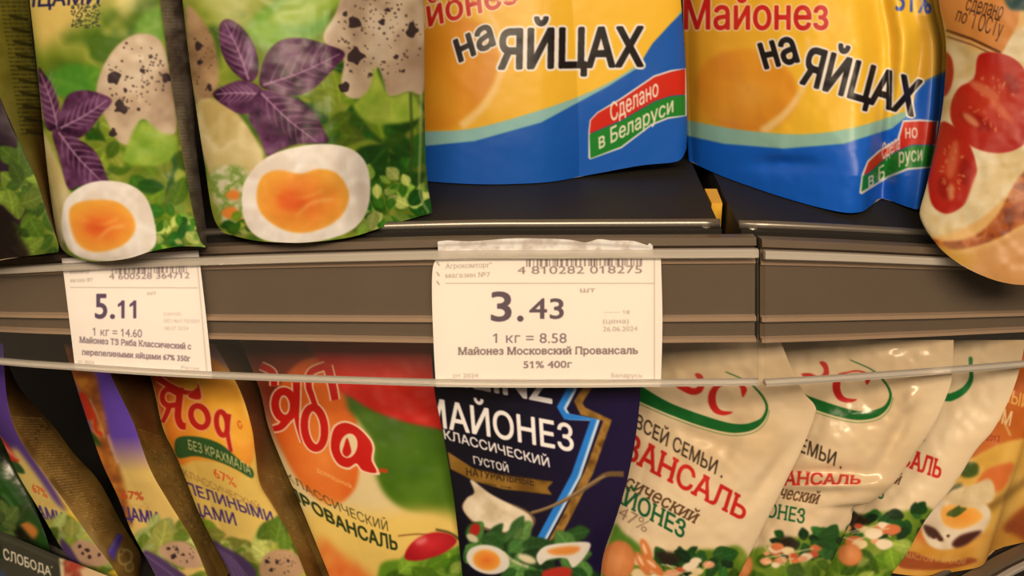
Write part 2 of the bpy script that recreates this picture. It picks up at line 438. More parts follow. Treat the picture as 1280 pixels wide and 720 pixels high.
# ------------------------------------------------------------------ structure: back panel and floor
def quad_box(name, p0, p1, mat, kind=None, parent=None):
    x0, y0, z0 = p0; x1, y1, z1 = p1
    v = [(x0, y0, z0), (x1, y0, z0), (x1, y1, z0), (x0, y1, z0), (x0, y0, z1), (x1, y0, z1), (x1, y1, z1), (x0, y1, z1)]
    f = [(0, 3, 2, 1), (4, 5, 6, 7), (0, 1, 5, 4), (1, 2, 6, 5), (2, 3, 7, 6), (3, 0, 4, 7)]
    o = raw_mesh(name, v, f, mat, parent)
    if kind: o['kind'] = kind
    return o
quad_box('floor', (-2.5, -2.5, -0.05), (2.5, 1.2, 0.0), M_FLOOR, 'structure')
quad_box('wall_back', (-1.3, 0.97, 0.0), (1.3, 1.0, 2.0), M_BACKWALL, 'structure')

# ------------------------------------------------------------------ price rails and shelf boards
def stations(ctrl, n):
    c = np.array(ctrl, float); t = np.linspace(c[0, 0], c[-1, 0], n)
    k = catmull(c, False, 12); k = k[np.argsort(k[:, 0])]
    yt, yb, d = (np.interp(t, k[:, 0], k[:, i]) for i in (1, 2, 3))
    return P3(t, yt, d), P3(t, yb, d * 1.04), t
def sweep(name, T, B, prof, mat, parent, smooth=False):
    e = np.gradient(T, axis=0); n = np.cross(e, T - B); n /= np.linalg.norm(n, axis=1, keepdims=True)
    n = np.where(n[:, 1:2] > 0, -n, n)
    rings = np.stack([T * (1 - t) + B * t + n * o for t, o in prof], 1); N, K = rings.shape[:2]
    f = [(i * K + k, i * K + (k + 1) % K, (i + 1) * K + (k + 1) % K, (i + 1) * K + k) for i in range(N - 1) for k in range(K)]
    f += [tuple(range(K))[::-1], tuple((N - 1) * K + k for k in range(K))]
    return raw_mesh(name, rings.reshape(-1, 3), f, mat, parent, smooth)
CHAN = [(0.0, -0.003), (0.05, -0.0025), (0.06, -0.004), (0.075, -0.006), (0.53, -0.006), (0.58, -0.006), (0.59, -0.0065),
        (0.722, -0.0065), (0.722, -0.010), (0.02, -0.010), (0.0, -0.010)]
COVER = [(0.075, 0.0), (0.075, 0.0011), (0.52, 0.0016), (0.97, 0.0011), (0.97, 0.0), (0.52, 0.0004)]
BEAD_T = [(0.062, -0.001), (0.062, 0.0018), (0.075, 0.0026), (0.112, 0.0024), (0.122, 0.0013), (0.118, -0.0008)]
BEAD_B = [(0.962, -0.001), (0.962, 0.0018), (0.975, 0.0034), (0.995, 0.0030), (1.0, 0.001), (0.998, -0.0025)]
def rail(ctrl, n, label):
    T, B, t = stations(ctrl, n); base = (B[0] + B[-1]) / 2
    r = empty('price_rail', base, label, 'price rail', 'price rails along the shelf fronts')
    sweep('back_channel', T, B, CHAN, M_CHAN, r)
    for t0, t1, o in ((0.155, 0.185, -.0045), (0.535, 0.575, -.003), (0.685, 0.722, -.003)): sweep('streak_rib', T, B, [(t0, -.0062), (t0 + .006, o), (t1 - .006, o), (t1, -.0062)], M_RIBSTREAK, r)  # ridges coloured lighter than the channel to stand in for reflected streaks
    sweep('clear_cover', T, B, COVER, M_CLEAR, r)
    sweep('top_bead', T, B, BEAD_T, M_CLEAREDGE, r); sweep('bottom_bead', T, B, BEAD_B, M_CLEAREDGE, r)
    return T, B, t
RAIL1 = [(-190, 337, 434, .55), (0, 326, 453, .524), (90, 320, 460, .517), (255, 311, 470.5, .508), (540, 301.5, 481, .5), (700, 300, 482.5, .5), (822, 299.5, 481.5, .5), (947, 299, 480, .5)]
RAIL2 = [(955, 301, 481, .5), (1050, 305, 475, .504), (1168, 311.5, 466, .512), (1280, 317, 456.5, .522), (1470, 328, 440, .545)]
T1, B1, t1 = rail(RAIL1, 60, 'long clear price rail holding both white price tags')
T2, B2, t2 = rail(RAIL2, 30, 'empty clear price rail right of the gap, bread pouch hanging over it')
def rail_d(ctrl, px):
    c = catmull(np.array(ctrl, float), False, 12); c = c[np.argsort(c[:, 0])]
    return np.interp(px, c[:, 0], c[:, 3])
def rail_depth(ctrl, px, py):
    c = catmull(np.array(ctrl, float), False, 12); c = c[np.argsort(c[:, 0])]
    yt, yb, d = (np.interp(px, c[:, 0], c[:, i]) for i in (1, 2, 3))
    return d * (1 + 0.04 * (py - yt) / (yb - yt))

def board(front, xb0, xb1, yb, z, label, thick=0.028, bead=True):
    """dark shelf board: front edge polyline (world), straight back edge at depth yb"""
    fr = np.array(front, float); N = len(fr); s = (fr[:, 0] - fr[0, 0]) / (fr[-1, 0] - fr[0, 0])
    back = np.stack([xb0 + (xb1 - xb0) * s, np.full(N, yb), np.full(N, z)], 1)
    rows = []
    for w in (0, 0.03, 0.08, 0.2, 0.5, 1.0):
        p = fr * (1 - w) + back * w; p[:, 2] = fr[:, 2] + (z - fr[:, 2]) * min(1, w / 0.08); rows.append(p)
    top = np.array(rows); M = len(rows); bot = top - [0, 0, thick]
    V = np.concatenate([top.reshape(-1, 3), bot.reshape(-1, 3)]); o = M * N; f = []
    for j in range(M - 1):
        for i in range(N - 1):
            a = j * N + i; f += [(a, a + 1, a + N + 1, a + N), (o + a, o + a + N, o + a + N + 1, o + a + 1)]
    for i in range(N - 1):
        f.append((i, o + i, o + i + 1, i + 1)); a = (M - 1) * N + i; f.append((a, a + 1, o + a + 1, o + a))
    for j in range(M - 1):
        a = j * N; f.append((a, a + N, o + a + N, o + a)); a = j * N + N - 1; f.append((a, o + a, o + a + N, a + N))
    r = empty('shelf_board', (fr[N // 2, 0], fr[N // 2, 1], z - thick), label, 'shelf', 'dark grey shelf boards')
    raw_mesh('deck', V, f, M_BOARD, r)
    if bead:
        c = fr + np.array([0, 0.006, 0.0012]); rr = 0.0022; K = 8; v = []
        for p in c:
            for k in range(K): v.append(p + np.array([0, math.cos(2 * math.pi * k / K) * rr, math.sin(2 * math.pi * k / K) * rr]))
        ff = [(i * K + k, i * K + (k + 1) % K, (i + 1) * K + (k + 1) % K, (i + 1) * K + k) for i in range(N - 1) for k in range(K)]
        ff += [tuple(range(K))[::-1], tuple((N - 1) * K + k for k in range(K))]
        raw_mesh('front_bead', v, ff, M_EDGE, r, True)
    return r
def clip(parent, px, py, d):
    c = P3(px, py, d); v = []; K = 12
    for j, (h, rr) in enumerate([(-.003, .0026), (.0022, .0026), (.0034, .0018), (.0037, .0005)]):
        for k in range(K): v.append(c + np.array([math.cos(2 * math.pi * k / K) * rr, math.sin(2 * math.pi * k / K) * rr, h]))
    f = [(j * K + k, j * K + (k + 1) % K, (j + 1) * K + (k + 1) % K, (j + 1) * K + k) for j in range(3) for k in range(K)] + [tuple(range(3 * K, 4 * K))]
    raw_mesh('end_clip', v, f, M_EDGE, parent, True)
g1f, g1b = on_z(908, 300, Z_UP), on_z(868, 209, Z_UP); g2f, g2b = on_z(934, 301, Z_UP), on_z(891, 213, Z_UP)
def back_x(a, b, y): return a[0] + (b[0] - a[0]) * (y - a[1]) / (b[1] - a[1])
YB = 0.968
f1 = [p + np.array([0, 0.0135, 0.0]) for p, x in zip(T1, t1) if x < 895] + [np.array([g1f[0], T1[-1][1] + 0.0135, T1[-1][2]])]
f2 = [np.array([g2f[0], T2[0][1] + 0.0135, T2[0][2]])] + [p + np.array([0, 0.0135, 0.0]) for p, x in zip(T2, t2) if x > 960]
b1 = board(f1, -0.62, back_x(g1f, g1b, YB), YB, Z_UP, 'dark grey shelf board left of the gap, under the level yellow pouch')
b2 = board(f2, back_x(g2f, g2b, YB), 0.62, YB, Z_UP, 'dark grey shelf board right of the gap, under the crumpled tilted yellow pouch')
clip(b1, 882, 290, .518); clip(b2, 940, 291, .518)
br = empty('shelf_bracket', (g1f[0], 0.9, 1.17), 'black bracket strip with a yellow tab in the gap between the upper shelf boards', 'bracket')
def slat(name, a0, a1, b0, b1, z0, z1, mat, parent):
    v = [(*a0, z1), (*a1, z1), (*b0, z1), (*b1, z1), (*a0, z0), (*a1, z0), (*b0, z0), (*b1, z0)]
    f = [(0, 1, 2, 3), (7, 6, 5, 4), (4, 5, 1, 0), (5, 6, 2, 1), (6, 7, 3, 2), (7, 4, 0, 3)]
    return raw_mesh(name, v, f, mat, parent)
def gapx(w, y): return back_x(g1f, g1b, y) * (1 - w) + back_x(g2f, g2b, y) * w
ya, yb_ = g1f[1] + 0.012, 0.95
slat('strip', (gapx(.06, ya), ya), (gapx(.94, ya), ya), (gapx(.94, yb_), yb_), (gapx(.06, yb_), yb_), 1.175, 1.182, M_BLACK, br)
y0, y1 = on_z(900, 254, 1.1985)[1], on_z(890, 236, 1.1985)[1]
slat('tab', (gapx(.16, y0), y0), (gapx(.74, y0), y0), (gapx(.8, y1), y1), (gapx(.12, y1), y1), 1.1815, 1.1985, M_YEL, br)

# lower shelf: board with a convex front edge and its own rail
low = [(-260, 600), (-120, 640), (0, 690), (140, 754), (330, 806), (640, 835), (930, 826), (1110, 790), (1232, 724), (1285, 695), (1470, 610)]
lowc = []
for px, py in low:
    p = on_z(px, py, Z_LOW); d = float((p - CAM) @ AX_F); lowc.append((px, py, py + 88, d))
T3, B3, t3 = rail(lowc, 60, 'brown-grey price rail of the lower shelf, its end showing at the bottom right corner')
board([p + np.array([0, 0.0135, 0]) for p in T3], -0.62, 0.62, YB, Z_LOW, 'dark lower shelf board under the cream and purple pouches')

# ------------------------------------------------------------------ price tags
def paper(name, label, L, R, T, B, art, dfun, cat, group=None, mat=M_PAPER, step=0.55, curl=None):
    u = steps(T, B, True, step); v = steps(L, R, False, step); q = coons(L, R, T, B, u, v)
    d = dfun(q[..., 0], q[..., 1]); P = P3(q[..., 0], q[..., 1], d); c = P.reshape(-1, 3)
    base = np.array([c[:, 0].mean(), c[:, 1].mean(), c[:, 2].min()])
    rt = bpy.data.objects.new('tmp', None); rt.location = base
    o = grid_mesh(name, P - base, mat, None, art.sample(q[..., 0], q[..., 1])); o.location = base
    bpy.data.objects.remove(rt)
    return tag(o, label, cat, group)
INK = (92, 70, 72); GREY = (165, 138, 118); LINE = (188, 160, 138)
def barcode(a, x0, x1, y0, y1, y0b, y1b, seed, c):
    r = random.Random(seed); x = x0
    while x < x1:
        w = r.choice([3.5, 5, 8, 12]); t = (x - x0) / (x1 - x0); s = (y0b - y0) * t; e = (y1b - y1) * t
        a.poly([(x, y0 + s), (x + w, y0 + s), (x + w, y1 + e), (x, y1 + e)], c, 0.5, r.uniform(.55, .95), False); x += w + r.choice([4, 6, 9, 12])
a = Art(530, 310, 840, 495, sc=3, lum=1.0, gain=(1, 1, 1)).fill((246, 216, 182)).frame(540, 290, 3.6)
a.poly([(-40, 60), (1100, 60), (1100, 104), (-40, 104)], (238, 212, 182), 2, .7, False)
a.text('Агрокомторг"', (60, 165), (270, 159), (0, -22), GREY, .015, blur=.5, serif=True); a.text('магазин №7', (60, 207), (262, 203), (0, -22), GREY, .015, blur=.5, serif=True)
for q in (148, 195, 235): a.line([(22, q - 14), (34, q + 4)], 6, GREY, .6)
barcode(a, 425, 955, 84, 158, 84, 152, 3, (120, 92, 82))
a.text('4 810282 018275', (385, 190), (945, 186), (0, -36), (138, 108, 94), .004, blur=.5)
a.line([(62, 232), (1003, 232)], 4, LINE); a.line([(1001, 92), (1001, 668)], 4, LINE); a.line([(60, 664), (1003, 666)], 4, LINE)
a.text('3', (268, 400), (356, 400), (0, -136), INK, .035); a.text('.', (386, 400), (410, 400), (0, -136), INK, .03); a.text('43', (440, 390), (592, 390), (0, -94), INK, .03)
a.text('1 кг = 8.58', (275, 500), (606, 500), (0, -46), (118, 94, 90), .004)
a.text('Майонез Московский Провансаль', (118, 553), (926, 549), (0, -33), (122, 96, 88), .04, blur=.5, serif=True); a.text('51% 400г', (412, 613), (630, 611), (0, -32), (122, 96, 88), .04, blur=.5, serif=True)
a.text('шт', (668, 272), (735, 272), (0, -22), GREY, .02, blur=.6)
a.line([(772, 362), (850, 362)], 4, (215, 188, 164)); a.text('18', (858, 370), (890, 370), (0, -18), GREY, blur=.6)
a.text('(цена)', (770, 412), (886, 412), (0, -22), GREY, blur=.6); a.text('26.06.2024', (770, 448), (925, 446), (0, -22), GREY, blur=.6)
a.text('от 2024', (95, 656), (208, 656), (0, -19), GREY, blur=.6); a.text('Беларусь', (808, 656), (946, 656), (0, -20), GREY, blur=.6)
paper('price_tag', 'wide white price tag reading 3.43 in the middle of the clear rail', [(547, 322), (541, 335), (540, 370), (542, 430), (545, 484)], [(826, 319), (828, 400), (826, 482)],
      [(547, 322), (826, 319)], [(545, 484), (826, 482)], a, lambda x, y: rail_depth(RAIL1, x, y) + .0012, 'price tag', 'white price tags')
a = Art(536, 290, 840, 335, sc=3, lum=1.0, gain=(1, 1, 1)).fill((246, 220, 188)).frame(540, 290, 3.6)
a.a[:] = a.mottled([(214, 186, 156), (242, 214, 182), (254, 232, 204)], 9, 4)(*a.XY())
a.line([(20, 62), (300, 50), (640, 52), (980, 70)], 10, (190, 160, 132), 1.2, .7)
paper('torn_paper_strip', 'torn edge of an older paper tag along the top of the 3.43 tag', [(547, 304), (548, 322)], [(816, 305), (817, 321)],
      [(547, 302), (560, 300.5), (590, 301.5), (640, 298), (690, 298.5), (715, 300), (732, 303), (748, 299), (765, 300.5), (790, 301), (803, 304.5), (809, 306.5), (812, 304), (816, 307)], [(548, 322), (680, 319), (817, 321)],
      a, lambda x, y: rail_depth(RAIL1, x, y) - .0022 + .003 * np.clip((y - 308) / 14, -1, 1), 'paper')

a = Art(70, 305, 275, 480, sc=3, lum=1.0, gain=(1, 1, 1)).fill((248, 218, 186)).frame(60, 300, 4.0)
a.poly([(40, 40), (800, 30), (800, 98), (40, 112)], (214, 186, 160), 1.5, .85, False)
a.text('Агрокомторг"', (108, 172), (216, 166), (0, -20), GREY, .015, blur=.5, serif=True); a.text('магазин №7', (112, 212), (224, 210), (0, -20), GREY, .015, blur=.5, serif=True)
barcode(a, 320, 706, 108, 172, 96, 162, 8, (128, 98, 92))
a.text('4 600528 364712', (306, 198), (708, 192), (0, -32), (138, 106, 98), .004, blur=.55)
a.line([(110, 238), (750, 240)], 4, LINE); a.line([(746, 108), (796, 668)], 4, LINE); a.line([(140, 626), (796, 668)], 4, LINE)
P5 = (86, 62, 78)
a.text('5', (238, 391), (294, 391), (0, -126), P5, .035); a.text('.', (313, 392), (333, 392), (0, -120), P5, .03); a.text('11', (352, 391), (440, 391), (0, -92), P5, .03)
a.text('1 кг = 14.60', (224, 478), (470, 488), (0, -42), (118, 94, 94), .004)
a.text('Майонез ТЗ Ряба Классический с', (158, 514), (716, 548), (0, -30), (118, 90, 92), .04, blur=.5, serif=True); a.text('перепелиными яйцами 67% 350г', (170, 574), (712, 608), (0, -28), (118, 90, 92), .04, blur=.5, serif=True)
a.text('от 2024', (150, 616), (230, 622), (0, -17), GREY, blur=.6); a.text('Россия', (668, 646), (756, 652), (0, -17), GREY, blur=.6); a.text('шт', (498, 275), (542, 275), (0, -20), GREY, .02, blur=.6)
a.text('(цена)', (580, 378), (664, 378), (0, -20), (196, 168, 146), blur=.6); a.text('00146170/001', (580, 414), (756, 416), (0, -20), (196, 168, 146), blur=.6); a.text('08.07.2024', (582, 452), (702, 452), (0, -20), (196, 168, 146), blur=.6)
paper('price_tag', 'smaller white price tag reading 5.11 below the leftmost quail egg pouches', [(77, 323), (83, 370), (94, 461.5)], [(248, 313), (257, 390), (265.5, 472)],
      [(77, 323), (248, 313)], [(94, 461.5), (265.5, 472)], a, lambda x, y: rail_depth(RAIL1, x, y) + .0012, 'price tag', 'white price tags')

# ------------------------------------------------------------------ upper shelf: quail egg pouches at the left
GREENS = [(72, 104, 16), (94, 122, 24), (50, 90, 16), (118, 136, 34), (28, 72, 12), (138, 148, 50), (40, 94, 20)]
def basil(a, pts, c=(78, 36, 66), v=(172, 128, 152), axis=None, veins=6):
    a.poly(pts, a.mottled([(46, 16, 40), c, (110, 64, 98)], 16, int(pts[0][0])), 1.0)
    p, q = np.array(axis[0], float), np.array(axis[1], float); d = q - p; n = np.array([-d[1], d[0]])
    a.line([p, (p + q) / 2 + n * .03, q], (7, 3), v, .8, .8)
    for i in range(veins):
        b = p + d * (.1 + .13 * i)
        for s in (1, -1): a.line([b, b + d * .12 + s * n * .12, b + d * .24 + s * n * .2], (5, 2), v, 1.0, .6)
def half_egg(a, white, yolk, c, r):
    a.poly(white, a.mottled([(232, 214, 192), (248, 236, 218), (240, 224, 202)], 30, 3), .8)
    a.poly(yolk, a.bowl(c[0], c[1], r[0], r[1], (228, 104, 38), (244, 168, 62)), 1.4)
    a.line([(c[0] - r[0] * .1, c[1] + r[1] * .45), (c[0] + r[0] * .25, c[1] + r[1] * .05), (c[0] + r[0] * .7, c[1] - r[1] * .05)], (5, 9), (250, 184, 96), 2, .8)
    a.line([(c[0] - r[0] * .6, c[1] - r[1] * .3), (c[0], c[1] - r[1] * .1), (c[0] + r[0] * .5, c[1] - r[1] * .35)], (4, 8), (250, 176, 74), 2, .7)
    a.ell(c[0] - r[0] * .25, c[1], r[0] * .28, r[1] * .3, (222, 82, 34), 20, 4, .6)

# leftmost pouch: most of it outside the frame
a = Art(-190, -240, 90, 340).fill((60, 70, 20))
a.a[:] = a.mottled([(44, 56, 14), (90, 112, 30), (116, 130, 40)], 40, 21)(*a.XY())
a.poly([(-60, 100), (0, 122), (26, 186), (34, 230), (20, 330), (-60, 330)], a.mottled([(20, 10, 14), (44, 24, 40)], 20, 3), 2)
a.leaves((4, 190, 70, 320), 60, [(66, 92, 20), (90, 118, 28), (52, 80, 18), (110, 132, 40)], 30, 12)
a.poly([(-40, 250), (4, 258), (26, 296), (34, 326), (-40, 340)], (26, 14, 12), 3, .9)
r0 = pouch('mayonnaise_pouch', 'leftmost upper pouch, mostly cut off by the frame, olive side covered in small print', [(-175, -220), (-170, 100), (-165, 335)], [(-60, -220), (-18, 60), (2, 126), (29, 187), (45, 224), (59, 268), (72, 302), (73, 315)],
      (.465, .45, .50, .52), a, bulge=.008, thick=.03, seed=3, cat='pouch', group='quail egg pouches on the upper shelf', B=[(-165, 335), (-60, 334), (20, 322), (73, 315)])
a = Art(-80, -240, 90, 330).fill((130, 122, 42))
a.a[:] = a.mottled([(122, 114, 36), (150, 140, 50), (136, 126, 42)], 30, 22)(*a.XY())
a.poly([(40, 150), (72, 150), (80, 310), (60, 310)], (104, 66, 22), 7, .85)
for k in range(5): a.microtext([(2 + k * 7 - 4, -10), (7 + k * 7 - 4, -10), (34 + k * 6, 170), (27 + k * 6, 170)], 34, 30 + k, (52, 48, 20), .8)
for y in range(20, 170, 16): a.line([(10 + y * .14, y), (32 + y * .17, y + 5)], 4, (58, 52, 20), .6, .7)
panel('side_panel', r0, [(-60, -220), (-18, 60), (2, 126), (29, 187), (45, 224), (59, 268), (72, 302)], [(0, -220), (34, -10), (40, 47), (52, 142), (64, 203), (71, 270), (74, 306)],
      [(-60, -220), (0, -220)], [(72, 302), (74, 306)], (.45, .49, .53, .50), a, M_FILM, .003, .5, .0004, 5)

def quail_front_1():
    a = Art(10, -240, 290, 345).fill((140, 160, 50))
    a.a[:] = a.mottled([(82, 104, 22), (116, 132, 36), (148, 154, 56), (74, 106, 22)], 46, 7)(*a.XY())
    a.frame(0, 0, 2.118)
    a.poly([(70, -500), (520, -500), (420, -60), (300, -10), (80, 20)], (226, 204, 120), 14)
    a.poly([(80, -30), (250, -30), (240, 30), (170, 90), (110, 130), (85, 100)], (222, 190, 100), 8)
    a.poly([(300, -30), (360, -30), (345, 40), (320, 50)], (226, 204, 120), 6, .8)
    a.leaf(140, 260, 150, 110, -30, (86, 140, 34), (126, 170, 60), 3); a.leaf(360, 90, 130, 90, -25, (104, 150, 40), (150, 180, 80), 3)
    a.leaf(240, 250, 130, 120, 200, (70, 130, 36), (110, 160, 50), 4)
    a.text('ЯЙЦАМИ', (20, 22), (262, 10), (4, -44), (46, 40, 78), .03)
    for i in range(150):
        r = random.Random(i * 13); x, y = r.uniform(190, 265), r.uniform(12, 76)
        a.ell(x, y, 2.4, 2.4, (66, 70, 44), 0, .5, .85)
    a.leaves((180, 330, 520, 660), 90, GREENS, 78, 5, blur=1.6)
    a.leaves((410, 560, 540, 660), 50, [(60, 120, 24), (120, 160, 50), (176, 190, 90), (30, 96, 22)], 36, 6)
    a.poly([(256, 235), (272, 180), (310, 122), (365, 90), (420, 104), (448, 180), (468, 330), (450, 362), (425, 366), (402, 350), (385, 318), (365, 330), (350, 380), (318, 378), (292, 340), (264, 272)], a.mottled([(168, 138, 108), (196, 168, 134), (212, 188, 156)], 34, 9), 1.2)
    a.speckle(360, 200, 80, 95, 85, 3.2, 4); a.spots([(304, 205, 19), (320, 284, 19), (441, 208, 15), (300, 352, 11), (378, 188, 8), (366, 290, 5), (332, 240, 6), (400, 150, 6)])
    a.poly([(375, 318), (425, 350), (470, 365), (455, 420), (400, 440), (330, 430), (340, 380)], a.mottled([(118, 156, 40), (156, 180, 62)], 18, 6), 2)
    a.poly([(112, 350), (150, 420), (184, 510), (170, 600), (168, 680), (150, 640), (126, 470)], a.mottled([(196, 176, 110), (214, 196, 140)], 30, 2), 2)
    basil(a, [(102, 185), (118, 196), (140, 230), (158, 285), (160, 335), (128, 345), (112, 290)], axis=((155, 345), (108, 195)))
    basil(a, [(152, 335), (168, 275), (188, 247), (235, 240), (296, 264), (272, 300), (240, 342), (205, 368), (170, 355)], axis=((160, 340), (285, 265)))
    basil(a, [(140, 345), (205, 368), (255, 405), (284, 470), (286, 488), (215, 492), (182, 500), (160, 430)], axis=((155, 350), (270, 482)))
    half_egg(a, [(164, 600), (172, 535), (212, 496), (270, 479), (340, 488), (388, 525), (412, 600), (408, 655), (352, 684), (280, 692), (212, 682), (176, 650)],
             [(183, 570), (200, 540), (250, 530), (310, 535), (348, 566), (358, 610), (322, 652), (250, 668), (202, 640)], (270, 602), (88, 68))
    return a
q1 = pouch('mayonnaise_pouch', 'narrow green pouch with half boiled egg and purple basil above the 5.11 tag', [(8, -215), (30, -60), (37, 0), (48, 100), (60, 220), (72, 298), (84, 318)], [(176, -215), (196, -60), (200, 0), (222, 156), (245, 283), (257, 309)],
      (.478, .453, .495, .512), quail_front_1(), bulge=.012, thick=.022, bottom=.8, seed=11, B=[(84, 318), (104, 325), (126, 327), (160, 323), (190, 314), (225, 308), (257, 309)], group='quail egg pouches on the upper shelf')
def silver(seed):
    a = Art(150, -240, 280, 340).fill((116, 104, 88))
    a.a[:] = a.mottled([(110, 96, 80), (156, 140, 120), (184, 168, 146)], 14, seed)(*a.XY())
    for k in range(3): a.microtext([(202 + 6 * k, -5), (207 + 6 * k, -5), (246 + 3 * k, 300), (242 + 3 * k, 300)], 70, seed + k, (84, 72, 60), .5)
    return a
panel('side_seal', q1, [(176, -215), (196, -60), (200, 0), (222, 156), (245, 283), (257, 309)], [(204, -215), (222, -60), (227, 0), (237, 70), (246, 190), (261, 308)],
      [(176, -215), (204, -215)], [(257, 309), (261, 308)], (.453, .483, .528, .495), silver(4), M_FILM, .002, .5, .0005, 15)

def quail_front_2():
    a = Art(190, -240, 560, 325).fill((140, 160, 50))
    a.a[:] = a.mottled([(82, 106, 22), (114, 132, 34), (144, 152, 52), (66, 98, 20)], 52, 17)(*a.XY())
    a.frame(220, 0, 2.25)
    a.poly([(0, -500), (760, -500), (700, -80), (330, -40), (0, -60)], (226, 204, 120), 14)
    a.poly([(60, -60), (250, -60), (160, 60), (110, 40)], (190, 188, 110), 8, .8)
    a.leaf(200, 90, 230, 150, -8, (116, 162, 42), (150, 182, 70), 4); a.leaf(430, 60, 170, 120, 190, (88, 146, 36), (120, 170, 60), 4)
    a.leaf(260, 60, 240, 90, -20, (142, 172, 52), (180, 196, 96), 4)
    a.leaves((330, 230, 720, 620), 110, GREENS, 115, 25, blur=1.8)
    a.leaves((520, 500, 730, 660), 70, [(60, 120, 24), (130, 166, 56), (182, 196, 96), (26, 90, 20)], 46, 26)
    a.poly([(415, 110), (448, 40), (480, -30), (560, -90), (650, -70), (700, 0), (700, 245), (655, 258), (598, 272), (585, 230), (568, 190), (552, 245), (528, 276), (482, 272), (466, 230), (470, 165)], a.mottled([(174, 146, 116), (202, 176, 144), (218, 196, 166)], 34, 19), 1.2)
    a.poly([(600, 180), (700, 150), (700, 245), (650, 262), (598, 274), (584, 225)], (152, 120, 92), 8, .5)
    a.speckle(570, 110, 125, 120, 120, 3.4, 8); a.spots([(500, 66, 21), (506, 160, 26), (664, 86, 20), (472, 246, 16), (581, 60, 10), (548, 210, 8), (620, 160, 7), (596, 28, 7), (476, 40, 7), (640, 200, 6)])
    a.poly([(560, 190), (600, 270), (660, 262), (690, 330), (560, 350), (500, 300), (545, 250)], a.mottled([(132, 166, 44), (170, 190, 66)], 18, 6), 2)
    a.poly([(28, 25), (70, 50), (112, 130), (118, 240), (90, 290), (60, 300), (40, 200)], a.mottled([(140, 106, 70), (184, 148, 104)], 24, 8), 2)
    a.speckle(75, 170, 35, 100, 26, 3.0, 5); a.spots([(62, 130, 13), (68, 176, 8), (94, 246, 10)])
    a.poly([(58, 300), (95, 277), (150, 298), (205, 360), (248, 445), (215, 500), (120, 520), (74, 430)], a.mottled([(190, 164, 96), (222, 202, 144), (206, 182, 118)], 34, 12), 1.6)
    a.poly([(96, 490), (200, 480), (210, 640), (140, 640)], a.mottled([(206, 196, 150), (122, 150, 60), (212, 204, 160)], 14, 9), 3)
    for x, y, q in [(160, 548, 20), (152, 598, 24), (184, 625, 15)]: a.poly([(x - q, y), (x, y - q * .7), (x + q, y - q * .2), (x + q * .6, y + q * .7), (x - q * .5, y + q * .6)], (226, 132, 52), 1.5)
    a.leaves((130, 610, 215, 668), 16, GREENS, 40, 33)
    basil(a, [(122, 100), (126, 66), (150, 55), (190, 82), (224, 138), (232, 205), (205, 232), (160, 200), (130, 150)], axis=((205, 225), (138, 65)))
    basil(a, [(104, 266), (140, 240), (190, 226), (240, 250), (236, 300), (190, 322), (140, 300)], axis=((235, 265), (112, 266)))
    basil(a, [(235, 235), (252, 160), (290, 117), (350, 107), (420, 125), (476, 152), (430, 208), (384, 252), (330, 270), (275, 258)], axis=((245, 240), (462, 152)))
    basil(a, [(240, 255), (330, 274), (385, 312), (418, 370), (424, 402), (345, 405), (290, 425), (258, 440), (232, 380), (205, 325)], axis=((240, 262), (395, 398)))
    a.ell(210, 150, 12, 46, (214, 200, 214), -6, 3, .45)
    half_egg(a, [(186, 570), (198, 505), (258, 442), (365, 409), (468, 411), (528, 448), (547, 522), (534, 602), (482, 655), (375, 683), (262, 679), (204, 642)],
             [(227, 548), (244, 496), (290, 479), (350, 489), (402, 476), (455, 490), (487, 545), (470, 602), (420, 640), (350, 656), (288, 640), (240, 600)], (352, 566), (128, 90))
    a.line([(660, 262), (664, 400), (660, 492)], 9, (60, 74, 26), 1, .7); a.line([(690, 262), (688, 400), (686, 540), (712, 600)], 6, (214, 206, 150), 1.2, .6)
    a.line([(706, 250), (704, 420), (702, 540)], 7, (80, 100, 30), 1, .6)
    return a
pouch('mayonnaise_pouch', 'large green pouch with half boiled egg and purple basil left of the yellow pouches', [(205, -215), (224, -60), (228, 0), (240, 100), (255, 200), (266, 268), (279, 291)], [(524, -215), (529, -60), (530, 0), (531, 150), (534, 225), (541, 266)],
      (.47, .49, .529, .507), quail_front_2(), bulge=.02, thick=.02, bottom=.75, seed=21, B=[(279, 291), (315, 300), (350, 303), (385, 303), (440, 296), (490, 280), (541, 266)], group='quail egg pouches on the upper shelf', wrinkle=.0006, rest=Z_UP)

